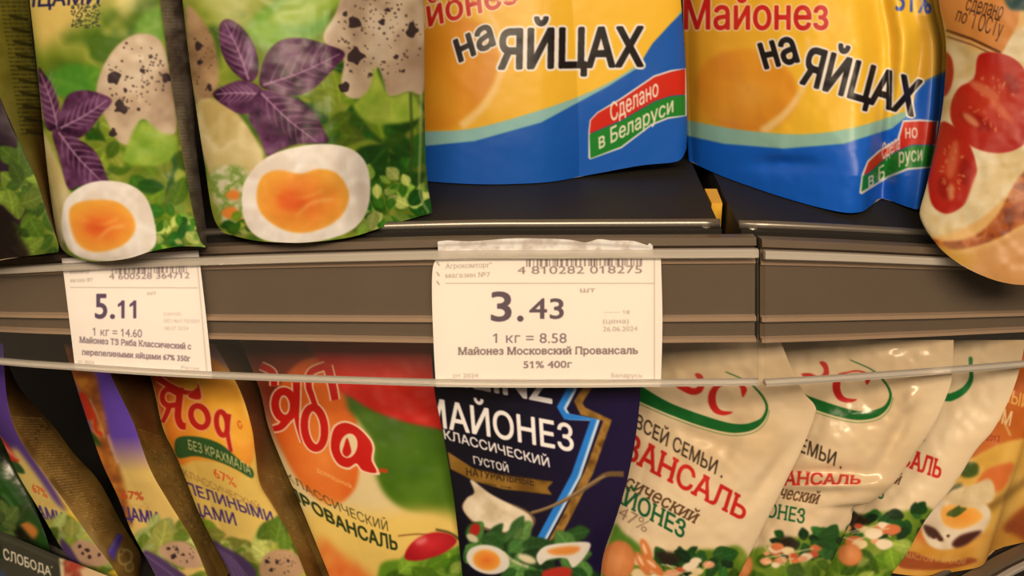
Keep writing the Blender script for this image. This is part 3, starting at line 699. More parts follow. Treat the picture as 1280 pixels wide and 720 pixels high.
# ------------------------------------------------------------------ upper shelf: yellow and blue pouches
BLUE = (24, 92, 178); AMBER = (250, 190, 50)
def ribbon(a, red, green, outline):
    a.line(outline + [outline[0]], 7, (240, 224, 214), .5, 1, False); a.poly(red, (214, 42, 24), .6, 1, False); a.poly(green, (30, 132, 42), .6, 1, False)
def yellow_level():
    a = Art(460, -260, 880, 245).fill(AMBER)
    X, Y = a.XY(); t = np.clip((X - 530) / 200, 0, 1)[..., None]; a.a[:] = np.array((238, 174, 44)) * (1 - t) + np.array((253, 196, 54)) * t
    a.frame(510, 0, 2.4)
    a.poly([(-120, -600), (860, -600), (860, -420), (400, -330), (-120, -300)], BLUE, 2)
    a.text('ПРОВАНСАЛЬ', (-60, -300), (740, -380), (-10, -70), (200, 30, 24), .04, halo=(250, 236, 210), hw=2)
    a.poly([(-110, 120), (60, 40), (190, 60), (262, 120), (272, 220), (215, 320), (140, 385), (20, 395), (-110, 395)], a.mottled([(228, 142, 30), (238, 160, 38)], 60, 3), 4)
    a.line([(240, 30), (284, 130), (276, 230), (228, 318), (160, 380)], (8, 26), (252, 204, 120), 2.2)
    a.poly([(-120, 400), (50, 395), (200, 385), (400, 330), (560, 270), (680, 200), (760, 118), (830, 20), (860, 20), (860, 60), (815, 50), (760, 112), (725, 150), (690, 204), (600, 262), (400, 372), (200, 428), (55, 442), (-120, 444)], (148, 194, 182), .8)
    a.poly([(-120, 440), (55, 438), (200, 424), (400, 368), (600, 260), (690, 204), (722, 150), (735, 130), (790, 70), (830, 32), (900, -20), (900, 620), (-120, 620)], BLUE, .8, 1, False)
    a.text('Майонез', (-78, 118), (330, 8), (-10, -78), (206, 36, 24), .035, halo=(252, 222, 170), hw=1.6)
    a.text('на', (156, 186), (262, 134), (-24, -84), (24, 18, 18), .05, halo=(246, 234, 218), hw=2.2, cap=.728)
    a.text('ЯЙЦАХ', (274, 206), (704, 198), (2, -116), (24, 18, 18), .052, halo=(250, 236, 216), hw=2.8)
    red = [(545, 402), (549, 362), (570, 340), (640, 300), (740, 232), (790, 216), (832, 208), (832, 284), (790, 288), (740, 304), (640, 362)]
    green = [(545, 404), (640, 364), (740, 306), (790, 290), (832, 286), (832, 346), (780, 352), (730, 372), (640, 440), (548, 476)]
    ribbon(a, red, green, [(545, 476), (545, 400), (549, 362), (570, 340), (640, 298), (740, 230), (790, 214), (834, 206), (834, 347), (780, 354), (730, 374), (640, 442)])
    a.text('Сделано', (610, 366), (752, 286), (-4, -54), (246, 226, 200), .02, up1=(-2, -50)); a.text('в Беларуси', (574, 448), (796, 336), (-2, -46), (240, 226, 190), .02, up1=(0, -46))
    return a
pouch('mayonnaise_pouch', 'yellow and blue pouch standing level, its black lettering unwrinkled, left of the shelf gap', [(490, -230), (500, -60), (504, 60), (505, 219)], [(838, -230), (846, -60), (851, 0), (857, 80), (859, 150), (858, 186)],
      (.562, .562, .598, .592), yellow_level(), bulge=.012, thick=.024, bottom=.7, wrinkle=.0002, seed=31, rest=Z_UP, B=[(505, 219), (530, 226), (590, 230), (640, 230), (690, 227), (740, 218), (800, 207), (840, 203), (852, 198), (858, 186)],
      group='yellow and blue pouches on the upper shelf')
def yellow_tilted():
    a = Art(820, -260, 1210, 285).fill(AMBER)
    X, Y = a.XY(); t = np.clip((X - 860) / 160, 0, 1)[..., None]; a.a[:] = np.array((234, 164, 42)) * (1 - t) + np.array((250, 194, 52)) * t
    a.frame(830, 0, 2.0)
    a.poly([(-20, -520), (760, -520), (760, -330), (380, -280), (-20, -320)], BLUE, 2)
    a.text('ПРОВАНСАЛЬ', (80, -250), (600, -250), (0, -60), (200, 30, 24), .04, halo=(250, 236, 210), hw=2)
    a.ell(205, 228, 130, 104, a.mottled([(226, 140, 34), (236, 158, 44)], 60, 9), 8, 3)
    a.line([(362, 98), (366, 170), (340, 236), (300, 288), (245, 330)], (7, 22), (250, 202, 120), 2); a.ell(215, 235, 40, 34, (240, 172, 66), 0, 6, .6)
    a.poly([(30, 292), (65, 302), (200, 326), (350, 336), (480, 318), (600, 280), (640, 262), (640, 300), (570, 326), (450, 362), (300, 374), (150, 362), (60, 342), (30, 334)], (150, 192, 168), .9)
    a.poly([(20, 334), (60, 340), (150, 360), (300, 372), (450, 360), (570, 322), (622, 280), (630, 212), (700, 178), (760, 150), (760, 600), (20, 600)], (22, 96, 196), .9, 1, False)
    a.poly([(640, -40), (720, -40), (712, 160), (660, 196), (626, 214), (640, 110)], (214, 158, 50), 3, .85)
    a.text('Майонез', (52, 73), (410, 74), (0, -78), (206, 36, 28), .035, halo=(252, 222, 170), hw=1.6)
    a.text('51%', (580, 26), (668, 34), (2, -58), (70, 92, 170), .03)
    a.text('на', (254, 172), (338, 154), (-24, -82), (22, 16, 18), .05, halo=(244, 226, 206), hw=2)
    a.text('ЯЙЦАХ', (342, 208), (622, 290), (22, -92), (22, 16, 20), .05, halo=(246, 230, 208), hw=2.4, up1=(24, -86))
    red = [(500, 438), (512, 406), (538, 382), (588, 352), (600, 306), (640, 304), (682, 306), (680, 362), (620, 362), (566, 386), (514, 432)]
    green = [(498, 440), (514, 434), (566, 388), (620, 364), (680, 364), (668, 416), (610, 420), (560, 440), (494, 480)]
    ribbon(a, red, green, [(492, 484), (498, 438), (512, 404), (538, 380), (586, 350), (600, 304), (640, 302), (684, 304), (668, 418), (610, 422), (560, 442)])
    a.text('Сдела', (546, 400), (590, 372), (0, -40), (240, 210, 190), .02); a.text('но', (604, 346), (634, 345), (0, -34), (240, 214, 190), .02)
    a.text('в Б', (512, 470), (552, 446), (0, -36), (240, 226, 190), .02); a.text('руси', (588, 408), (646, 402), (0, -36), (236, 222, 186), .02)
    return a
def fold(x, y):
    """crumple of the right corner: a vertical valley and ridge"""
    k = np.clip((y - 20) / 200, 0, 1); c = 1142 - 46 * k
    return 0.016 * k * np.exp(-((x - c - 16) / 15) ** 2) - 0.008 * k * np.exp(-((x - c + 12) / 16) ** 2) + 0.004 * np.exp(-((x - 985) / 40) ** 2 - ((y - 205) / 10) ** 2)
pouch('mayonnaise_pouch', 'crumpled yellow and blue pouch leaning in a tilt right of the shelf gap', [(848, -230), (852, -60), (855, 60), (858, 150), (861, 201)], [(1150, -230), (1166, -60), (1173, 0), (1183, 50), (1181, 105), (1175, 155), (1158, 245)],
      (.59, .53, .546, .617), yellow_tilted(), bulge=.016, thick=.016, bottom=.7, wrinkle=.0005, seed=41, rest=Z_UP, B=[(861, 201), (905, 221), (980, 247), (1045, 264), (1075, 265), (1090, 256), (1102, 248), (1130, 257), (1149, 261), (1158, 245)],
      group='yellow and blue pouches on the upper shelf', extra=fold)

# ------------------------------------------------------------------ upper shelf: bread and tomato pouch
def bread():
    a = Art(1130, -240, 1360, 375, gain=(.78, .64, .5)).fill((236, 186, 112))
    a.frame(1100, 0, 2.0)
    a.poly([(60, -460), (500, -460), (500, -140), (60, -180)], (206, 150, 70), 6); a.text('МАЙОНЕЗ', (130, -200), (430, -190), (0, -90), (150, 40, 20), .04)
    a.poly([(140, 60), (250, 130), (420, 60), (420, 420), (330, 480), (230, 560), (120, 590), (80, 500), (110, 300)], a.mottled([(222, 194, 132), (236, 214, 166), (244, 226, 184)], 22, 4), 2)
    a.poly([(130, -30), (172, 84), (240, 108), (302, 140), (345, 60), (352, 10), (345, -60)], (226, 148, 74), 1, 1, False)
    a.line([(166, 76), (230, 98), (302, 132)], 6, (92, 52, 24), .8, 1, False); a.line([(168, 92), (230, 112), (296, 142)], 4, (120, 70, 34), .8, .9, False)
    a.text('сделано', (214, 26), (306, 48), (6, -40), (74, 42, 26), -.006, shear=.3); a.text('по', (188, 52), (216, 62), (5, -36), (74, 42, 26), -.006, shear=.3); a.text('ГОСТу', (230, 72), (306, 96), (6, -44), (74, 42, 26), 0, shear=.3)
    a.poly([(310, -60), (420, -60), (420, 20), (352, 26), (318, 14)], (20, 70, 72), 2)
    a.poly([(150, 130), (176, 140), (184, 180), (176, 222), (158, 240), (140, 190)], (176, 30, 18), 1.2)
    def tomato(pts, c, r, rot, seeds):
        a.poly(pts, a.bowl(c[0], c[1], r[0] * 1.15, r[1] * 1.15, (206, 62, 34), (184, 24, 14), rot), 1)
        q = random.Random(int(c[0]))
        for (x, y, w, h, ro, col) in seeds: a.ell(x, y, w, h, col, ro, 2, .85)
        for i in range(26):
            an = q.uniform(0, 6.28); k = q.uniform(.3, .62); a.ell(c[0] + r[0] * k * math.cos(an), c[1] + r[1] * k * math.sin(an), 5, 2.4, (232, 152, 96), math.degrees(an), .8, .6)
    tomato([(248, 138), (300, 134), (350, 160), (385, 230), (384, 330), (340, 374), (280, 382), (220, 360), (182, 310), (178, 262), (198, 220), (235, 196)], (282, 260), (96, 116), 20,
           [(262, 226, 44, 12, 30, (228, 124, 84)), (300, 270, 50, 10, 50, (226, 112, 74)), (240, 305, 46, 16, 25, (160, 20, 10)), (330, 210, 30, 16, 60, (158, 22, 12)), (228, 300, 26, 9, 40, (238, 160, 110))])
    tomato([(150, 310), (178, 312), (214, 344), (238, 400), (242, 450), (224, 500), (190, 528), (160, 534), (130, 510), (120, 450), (122, 380)], (180, 430), (58, 104), 0,
           [(182, 400, 12, 50, 10, (226, 112, 72)), (160, 470, 16, 30, -10, (156, 20, 12)), (212, 430, 14, 34, 0, (158, 22, 12)), (178, 480, 8, 22, 0, (236, 160, 110))])
    a.poly([(245, 430), (290, 412), (306, 440), (300, 490), (262, 530), (220, 560), (150, 580), (105, 570), (100, 530), (150, 540), (205, 522)], a.mottled([(226, 198, 140), (240, 222, 178)], 16, 8), 1.6)
    a.poly([(126, 598), (165, 604), (215, 598), (255, 578), (296, 535), (326, 480), (352, 440), (400, 400), (470, 400), (470, 520), (400, 545), (350, 566), (300, 594), (240, 616), (190, 626), (145, 620)], a.mottled([(128, 52, 16), (176, 84, 28), (198, 112, 44), (150, 64, 20)], 18, 14), 1.6)
    a.poly([(130, 622), (190, 632), (245, 622), (305, 600), (355, 572), (440, 545), (500, 530), (500, 760), (130, 760)], a.mottled([(216, 156, 90), (222, 166, 104), (206, 140, 66)], 60, 6), 3)
    a.poly([(140, 612), (220, 628), (250, 640), (200, 680), (150, 660)], (220, 172, 70), 7, .7)
    return a
pouch('mayonnaise_pouch', 'pouch printed with tomato slices on bread, hanging over the rail at the right edge', [(1148, -220), (1167, -60), (1173, 0), (1182, 50), (1181, 105), (1175, 155), (1160, 225), (1150, 262), (1151, 275)], [(1335, -220), (1345, 60), (1350, 348)],
      (.527, .475, .486, .514), bread(), bulge=.010, thick=.008, bottom=.8, wrinkle=.0006, seed=51, B=[(1151, 275), (1160, 291), (1180, 315), (1210, 336), (1250, 352), (1290, 356), (1350, 348)])

# ------------------------------------------------------------------ lower shelf
LUM = 1.0
def script(a, strokes, red, halo, hw):
    """brush lettering: every stroke's light outline first, then the red strokes"""
    for k, (pts, w, closed) in enumerate(strokes): a.line(list(pts) + ([pts[0], pts[1]] if closed else []), w + hw if not isinstance(w, tuple) else (w[0] + hw, w[1] + hw), halo, .4)
    for pts, w, closed in strokes: a.line(list(pts) + ([pts[0], pts[1]] if closed else []), w, red, .4)
def oval(cx, cy, rx, ry, rot=0, n=14):
    r = math.radians(rot); o = []
    for i in range(n):
        t = 2 * math.pi * i / n; x, y = rx * math.cos(t), ry * math.sin(t); o.append((cx + x * math.cos(r) - y * math.sin(r), cy + x * math.sin(r) + y * math.cos(r)))
    return o
def low_d(px, py): return float((on_z(px, py, Z_LOW) - CAM) @ AX_F)
def lowart(x0, y0, x1, y1, c=(200, 170, 90)): return Art(x0, y0, x1, y1, LUM).fill(c)
def brown_panel(box, quad, seed, rows=34, dark=None):
    a = lowart(*box); a.a[:] = a.mottled([(92, 66, 26), (128, 96, 42), (112, 82, 34)], 34, seed)(*a.XY())
    if dark: a.poly(dark, (64, 42, 18), 8, .8)
    a.microtext(quad, rows, seed, (178, 146, 84), .62, .95); a.microtext([quad[0] + np.array([1, 2]), quad[1] + np.array([1, 2]), quad[2], quad[3]], rows, seed + 1, (70, 48, 20), .5, .9)
    return a
G_Q = 'purple and cream pouches on the lower shelf'

# far left dark green pouch behind the sign
a = lowart(-150, 420, 75, 790, (26, 40, 14))
a.a[:] = a.mottled([(14, 20, 8), (30, 48, 18), (22, 36, 14)], 40, 5)(*a.XY()); a.frame(0, 580, 5.144)
a.poly([(-100, -100), (60, 60), (150, 190), (240, 360), (320, 500), (260, 520), (120, 380), (20, 220), (-100, 160)], (26, 60, 14), 3)
a.line([(10, 190), (60, 240), (90, 290)], 14, (110, 140, 84), 2, .6); a.line([(5, 80), (60, 150), (170, 300)], 6, (70, 120, 50), 1.5, .6)
a.poly([(130, 385), (190, 378), (245, 430), (215, 485), (170, 440)], (166, 100, 40), 2); a.leaves((-60, 320, 110, 470), 14, [(60, 74, 30), (84, 100, 50), (40, 60, 20)], 130, 3)
a.poly([(120, 400), (180, 470), (240, 500), (110, 480)], (20, 12, 10), 3)
pouch('mayonnaise_pouch', 'dark green pouch at the far left behind the green sign', [(-110, 440), (-115, 600), (-120, 690)], [(-30, 440), (0, 540), (30, 600), (58, 672), (66, 702)],
      (.60, .625, low_d(66, 702), low_d(-120, 690) - .004), a, M_GLOSS, bulge=.01, thick=.02, rest=Z_LOW, seed=61, back=M_BACKD)

# quail pouches seen from their right side
def quail_low_1():
    a = lowart(-90, 400, 175, 790, (206, 178, 96)); a.frame(0, 450, 2.667)
    a.poly([(-200, -100), (40, -100), (40, 180), (60, 290), (-200, 300)], (70, 44, 110), 4)
    a.poly([(-20, 120), (20, 140), (100, 300), (175, 420), (230, 500), (190, 480), (120, 380), (30, 260), (-20, 200)], (78, 50, 116), 2.5)
    a.poly([(-40, 240), (8, 262), (50, 318), (64, 340), (30, 345), (-40, 300)], (186, 44, 24), 1.5); a.line([(0, 275), (24, 300), (60, 330)], 9, (214, 150, 120), 1.2, .8)
    a.poly([(30, 340), (62, 345), (84, 378), (50, 372)], (40, 74, 30), 1)
    a.poly([(-60, 300), (30, 350), (60, 400), (40, 470), (-60, 470)], (140, 60, 34), 3, .7)
    a.text('67%', (112, 440), (160, 462), (-8, -30), (206, 88, 40), .025); a.text('ЧЕСКИЙ', (74, 470), (190, 502), (-8, -24), (206, 160, 84), 0); a.text('ЦАМИ', (104, 516), (218, 552), (-10, -42), (70, 52, 104), .035)
    a.poly([(185, 380), (230, 450), (330, 600), (410, 720), (330, 720), (270, 590), (205, 470)], (206, 170, 44), 3, .8)
    a.leaves((110, 560, 380, 760), 60, [(110, 124, 36), (140, 140, 60), (84, 108, 30), (150, 160, 84)], 70, 8, blur=1.4)
    a.poly([(236, 628), (270, 600), (330, 625), (360, 670), (330, 690), (270, 680)], (180, 142, 108), 1.4); a.spots([(266, 622, 7), (292, 634, 9), (300, 658, 7), (330, 650, 6), (276, 646, 6)])
    a.poly([(200, 605), (225, 612), (262, 670), (290, 720), (230, 720)], (78, 56, 92), 1.5)
    return a
p1 = pouch('mayonnaise_pouch', 'purple and cream pouch nearest the green sign, its brown printed side facing us', [(-60, 430), (-30, 490), (0, 545), (22, 592), (49, 637), (75, 682), (98, 714), (106, 726)], [(4, 430), (9, 500), (26, 551), (75, 619), (112, 671), (140, 708), (160, 742)],
      (.60, .575, low_d(160, 742) - .004, low_d(106, 726) - .001), quail_low_1(), bulge=.004, thick=.006, bottom=.5, rest=Z_LOW, seed=63, group=G_Q)
qd = [np.array(p, float) for p in [(12, 515), (40, 520), (140, 672), (122, 682)]]
a = brown_panel((-10, 400, 200, 790), [np.array(p, float) for p in [(14, 520), (52, 522), (150, 660), (118, 668)]], 70, 44, [(0, 440), (30, 470), (70, 530), (60, 545), (20, 510)])
a.frame(0, 450, 2.667); a.poly([(358, 640), (392, 575), (412, 590), (378, 670)], (70, 50, 124), .8, 1, False); a.poly([(362, 636), (392, 580), (398, 586), (368, 645)], (120, 100, 130), .6, .4, False)
for x, y, q in [(418, 658, 26), (404, 640, 10), (432, 690, 16)]:
    a.ell(x, y, q, q * 1.1, (160, 136, 80), 20, .8, .7); a.ell(x, y, q * .7, q * .8, (96, 70, 30), 20, .8, .9)
panel('side_panel', p1, [(4, 430), (9, 500), (26, 551), (75, 619), (112, 671), (140, 708), (160, 742)], [(5, 440), (24, 484), (64, 529), (92, 566), (124, 602), (150, 650), (174, 690), (177, 708)],
      [(4, 430), (5, 440)], [(160, 742), (172, 728), (177, 708)], (.575, .612, low_d(177, 708), low_d(160, 742) - .004), a, M_FILM, .004, .5, .0005, 64, rest=Z_LOW)

def quail_low_2():
    a = lowart(60, 400, 285, 790, (216, 182, 98)); a.frame(0, 450, 2.667)
    X, Y = a.XY(); t = np.clip((Y - 545) / 45, 0, 1)[..., None]; a.a[:] = np.array((92, 62, 152)) * (1 - t) + np.array((214, 178, 96)) * t
    a.poly([(150, -100), (300, 20), (340, 140), (370, 280), (410, 400), (440, 560), (380, 460), (330, 330), (270, 120)], a.mottled([(112, 60, 30), (150, 84, 34), (190, 120, 44)], 20, 3), 2.5)
    a.line([(268, 110), (288, 150), (300, 200)], 22, (176, 44, 24), 1.5); a.line([(296, 150), (316, 190), (322, 236), (345, 250)], 10, (180, 44, 24), 1.2); a.line([(300, 130), (330, 200), (350, 262)], 4, (206, 170, 150), 1, .6)
    a.poly([(290, 236), (315, 248), (338, 285), (322, 288), (296, 262)], (40, 66, 28), 1.2); a.poly([(300, 285), (330, 290), (350, 340), (325, 345)], (206, 120, 40), 3, .8)
    a.line([(360, 250), (376, 300), (394, 345)], 6, (220, 190, 170), 1.5, .7)
    a.text('67%', (408, 462), (480, 468), (-4, -28), (190, 70, 34), .03); a.text('КИЙ', (440, 505), (500, 512), (-4, -26), (190, 150, 80), .005); a.text('ЦАМИ', (415, 530), (532, 550), (-8, -42), (66, 46, 104), .035)
    a.leaves((430, 560, 680, 760), 60, [(120, 130, 40), (146, 146, 64), (92, 112, 34), (160, 166, 92)], 80, 18, blur=1.4)
    a.poly([(530, 640), (560, 610), (620, 608), (668, 650), (670, 690), (600, 690)], (184, 146, 112), 1.4); a.speckle(600, 650, 50, 30, 20, 3, 3); a.spots([(562, 630, 7), (578, 656, 10), (590, 632, 6), (612, 650, 5)])
    a.poly([(478, 640), (520, 650), (580, 690), (620, 730), (500, 730)], (80, 58, 92), 1.5); a.line([(485, 650), (540, 690), (580, 720)], 4, (130, 104, 140), 1, .7)
    return a
p2 = pouch('mayonnaise_pouch', 'purple and cream pouch between the one nearest the sign and the starch-free one', [(80, 430), (92, 472), (109, 525), (127, 577), (148, 622), (165, 665), (192, 714), (198, 728)], [(128, 430), (139, 470), (165, 525), (187, 585), (210, 626), (240, 675), (259, 720), (268, 742)],
      (.605, .572, low_d(268, 742) - .01, low_d(198, 728) - .001), quail_low_2(), bulge=.005, thick=.01, bottom=.5, rest=Z_LOW, seed=66, group=G_Q)
a = brown_panel((110, 400, 310, 790), [np.array(p, float) for p in [(172, 535), (200, 545), (268, 690), (240, 670)]], 75, 36, [(120, 420), (190, 420), (200, 530), (190, 560), (166, 530)])
panel('side_panel', p2, [(128, 430), (139, 470), (165, 525), (187, 585), (210, 626), (240, 675), (259, 720), (268, 742)], [(150, 430), (190, 470), (206, 536), (223, 574), (249, 637), (264, 671), (284, 706), (288, 714)],
      [(128, 430), (150, 430)], [(268, 742), (288, 714)], (.572, .61, low_d(288, 714), low_d(268, 742) - .01), a, M_FILM, .004, .5, .0005, 67, rest=Z_LOW)

def quail_low_3():
    a = lowart(160, 400, 405, 790, (220, 186, 92)); a.frame(180, 460, 2.769)
    X, Y = a.XY(); t = np.clip((Y - 600) / 120, 0, 1)[..., None]; a.a[:] = np.array((206, 168, 78)) * (1 - t) + np.array((226, 194, 104)) * t
    a.poly([(-60, -140), (300, -140), (390, 100), (430, 330), (395, 250), (350, 90), (250, -20), (60, -60)], (120, 84, 96), 6)
    a.poly([(30, -60), (180, -60), (300, 20), (365, 130), (386, 240), (374, 330), (345, 362), (280, 330), (180, 320), (118, 330), (70, 200)], a.bowl(290, 180, 220, 260, (230, 172, 54), (206, 112, 32)), 1.6)
    a.line([(250, 0), (330, 70), (368, 170)], (6, 14), (232, 200, 110), 3, .7); a.poly([(-20, -80), (100, -80), (90, 100), (70, 190), (30, 60)], (172, 60, 26), 4, .85)
    a.ell(170, 50, 52, 34, (206, 150, 40), 20, 5, .8); a.line([(280, 330), (325, 385)], 8, (216, 150, 50), 3, .5)
    a.frame(190, 465, 7.58); R3 = (172, 30, 20); H3 = (222, 150, 92)
    script(a, [([(262, 215), (160, 165), (108, 200), (104, 272), (150, 318), (232, 312)], 52, False), ([(170, 312), (140, 400), (100, 480)], (56, 40), False), ([(272, 150), (256, 300), (248, 430), (280, 508), (322, 516)], 66, False), ([(60, 60), (150, 120), (300, 190), (400, 200)], (60, 36), False)], R3, H3, 24)
    a.poly([(330, 226), (420, 150), (440, 70), (486, 262), (370, 268)], H3, .5); a.poly([(346, 216), (426, 150), (440, 110), (466, 250), (380, 254)], R3, .5)
    script(a, [(oval(452, 425, 76, 106, -24), 54, True)], R3, H3, 24); script(a, [(oval(664, 490, 50, 112, -8), 48, True), ([(730, 400), (716, 540), (726, 640), (752, 760)], (46, 34), False)], R3, H3, 24)
    a.line(oval(834, 502, 16, 36, -14), 12, (196, 70, 30), .6)
    a.frame(180, 460, 2.769)
    a.poly([(112, 246), (180, 238), (262, 262), (330, 318), (376, 352), (374, 382), (320, 352), (250, 322), (180, 306), (116, 310)], (44, 76, 34), .8)
    a.text('БЕЗ КРАХМАЛА', (156, 282), (372, 372), (-4, -34), (206, 190, 120), .004, bow=8)
    a.text('67%', (246, 378), (322, 416), (-10, -36), (196, 62, 30), .012); a.text('КЛАССИЧЕСКИЙ', (142, 374), (408, 498), (-10, -27), (150, 110, 58), -.002)
    a.text('ПЕРЕПЕЛИНЫМИ', (24, 388), (452, 538), (-12, -40), (66, 48, 100), .03); a.text('ЯЙЦАМИ', (100, 487), (322, 546), (-12, -44), (66, 48, 100), .03)
    a.leaves((200, 575, 520, 800), 90, [(104, 124, 30), (140, 142, 54), (80, 104, 26), (166, 168, 84)], 90, 28, blur=1.4)
    a.poly([(400, 690), (430, 640), (500, 630), (550, 670), (540, 720), (420, 730)], (180, 140, 100), 1.4); a.speckle(470, 680, 60, 36, 26, 3, 5); a.spots([(425, 672, 9), (462, 672, 8), (500, 668, 6), (440, 700, 7)])
    a.poly([(236, 600), (280, 620), (350, 660), (390, 720), (300, 760), (260, 700)], (74, 54, 88), 1.5)
    for k in range(4): a.line([(250 + 14 * k, 620 + 8 * k), (300 + 16 * k, 690 + 6 * k), (320 + 16 * k, 740)], 4, (122, 98, 130), 1, .7)
    return a
p3 = pouch('mayonnaise_pouch', 'yellow pouch with orange oval and green ribbon banner, beside the big red-lettered pouch', [(172, 430), (190, 478), (204, 536), (222, 574), (247, 637), (263, 671), (285, 712), (291, 728)], [(268, 430), (299, 486), (314, 532), (319, 565), (325, 604), (341, 632), (362, 669), (382, 718), (390, 742)],
      (.605, .572, low_d(390, 742) - .015, low_d(291, 728) - .001), quail_low_3(), bulge=.012, thick=.014, bottom=.5, wrinkle=.0008, rest=Z_LOW, seed=69, group=G_Q)
a = brown_panel((250, 400, 430, 790), [np.array(p, float) for p in [(330, 590), (352, 598), (398, 706), (376, 690)]], 79, 30, [(270, 420), (340, 440), (340, 560), (322, 580), (310, 500)])
panel('side_panel', p3, [(268, 430), (299, 486), (314, 532), (319, 565), (325, 604), (341, 632), (362, 669), (382, 718), (390, 742)], [(296, 430), (328, 490), (338, 532), (356, 579), (378, 630), (400, 684), (412, 712), (416, 720)],
      [(268, 430), (296, 430)], [(390, 742), (416, 720)], (.572, .612, low_d(416, 720), low_d(390, 742) - .015), a, M_FILM, .004, .5, .0008, 70, rest=Z_LOW)

# big pouch with red lettering and radishes
def radish_pouch():
    a = lowart(290, 390, 620, 800, (212, 186, 130)); a.frame(180, 460, 2.769)
    a.poly([(350, -190), (760, -190), (720, 120), (600, 300), (430, 200)], (120, 40, 22), 10)
    a.poly([(470, 60), (560, -30), (680, -10), (740, 200), (742, 380), (700, 455), (640, 476), (560, 420), (500, 330), (450, 200)], a.bowl(620, 300, 170, 260, (220, 124, 50), (204, 88, 28)), 2)
    a.poly([(680, -180), (1200, -180), (1160, 520), (1000, 512), (900, 490), (830, 430), (795, 340), (790, 260), (740, 180), (700, 110)], a.mottled([(58, 92, 10), (76, 110, 18), (90, 122, 26)], 60, 4), 3)
    a.poly([(560, -200), (1150, -200), (1150, 240), (1025, 212), (900, 186), (800, 150), (730, 110), (660, 50)], a.mottled([(184, 26, 14), (202, 34, 18)], 60, 8), 2)
    a.poly([(560, 490), (800, 500), (1100, 520), (1120, 800), (600, 800)], (222, 184, 92), 8)
    a.poly([(600, 590), (680, 640), (740, 680), (800, 760), (600, 800)], a.mottled([(206, 96, 40), (222, 140, 60)], 30, 8), 5)
    a.frame(320, 470, 4.8); R4 = (186, 26, 18); H4 = (226, 186, 146)
    script(a, [(oval(172, 175, 56, 82, -6), 48, True), ([(244, 40), (246, 150), (248, 270), (282, 398)], (46, 20), False), ([(190, 258), (150, 305), (104, 318)], (50, 34), False), ([(30, -60), (100, -20), (110, 60)], 40, False)], R4, H4, 18)
    script(a, [(oval(352, 312, 60, 122, -6), 46, True), ([(362, 196), (336, 120), (318, 60), (330, -20), (420, -60)], (30, 44), False), ([(430, -60), (460, 60), (476, 146)], (50, 44), False)], R4, H4, 18)
    a.poly([(440, 400), (462, 306), (530, 270), (612, 298), (686, 368), (714, 430), (708, 505), (744, 592), (640, 580), (604, 542), (556, 564), (492, 540), (450, 476)], H4, .4); a.poly([(450, 402), (472, 314), (532, 282), (606, 308), (676, 376), (700, 432), (694, 506), (724, 580), (644, 568), (604, 526), (556, 550), (498, 530), (460, 470)], R4, .4)
    a.poly(oval(557, 420, 52, 74, 12), H4, .4); a.poly(oval(557, 420, 44, 66, 12), (216, 190, 140), .4); a.poly([(548, 372), (566, 420), (572, 462), (544, 486), (520, 460), (530, 414)], R4, .5); a.line([(740, 566), (790, 572)], 24, (176, 60, 20), .8)
    a.frame(180, 460, 2.769)
    a.text('домашний', (600, 360), (722, 420), (-6, -20), (232, 170, 100), .006)
    a.text('КЛАССИЧЕСКИЙ', (500, 386), (846, 566), (-14, -30), (70, 64, 30), .01, up1=(-4, -36), bow=-26); a.text('ПРОВАНСАЛЬ', (508, 440), (878, 632), (-16, -40), (44, 54, 22), .05, up1=(-4, -50), bow=-36)
    a.poly([(815, 692), (870, 664), (930, 672), (1000, 650), (1140, 620), (1140, 820), (840, 820)], (92, 132, 28), 2)
    a.leaves((830, 690, 1140, 800), 60, [(78, 114, 20), (106, 138, 36), (60, 98, 16), (132, 154, 58)], 90, 6, (-60, 60), 1.4)
    a.line([(880, 582), (960, 576), (1060, 590)], 4, (110, 60, 30), .8); a.line([(1010, 560), (1060, 572), (1100, 600)], 8, (70, 60, 24), 1)
    a.poly([(904, 660), (912, 626), (945, 592), (1000, 570), (1060, 576), (1082, 604), (1040, 640), (985, 660), (940, 668)], a.bowl(990, 610, 90, 60, (198, 40, 44), (160, 20, 26)), 1); a.ell(960, 600, 22, 12, (224, 130, 120), -20, 2, .7)
    return a
pouch('mayonnaise_pouch', 'big pouch with red arc, red lettering and radishes left of the navy pouch', [(300, 425), (324, 485), (335, 532), (353, 579), (375, 630), (397, 684), (411, 718), (415, 730)], [(574, 425), (576, 560), (590, 650), (600, 745)],
      (.603, .578, low_d(600, 745) - .001, low_d(415, 730) - .001), radish_pouch(), bulge=.016, thick=.012, bottom=.5, wrinkle=.0004, rest=Z_LOW, seed=72)

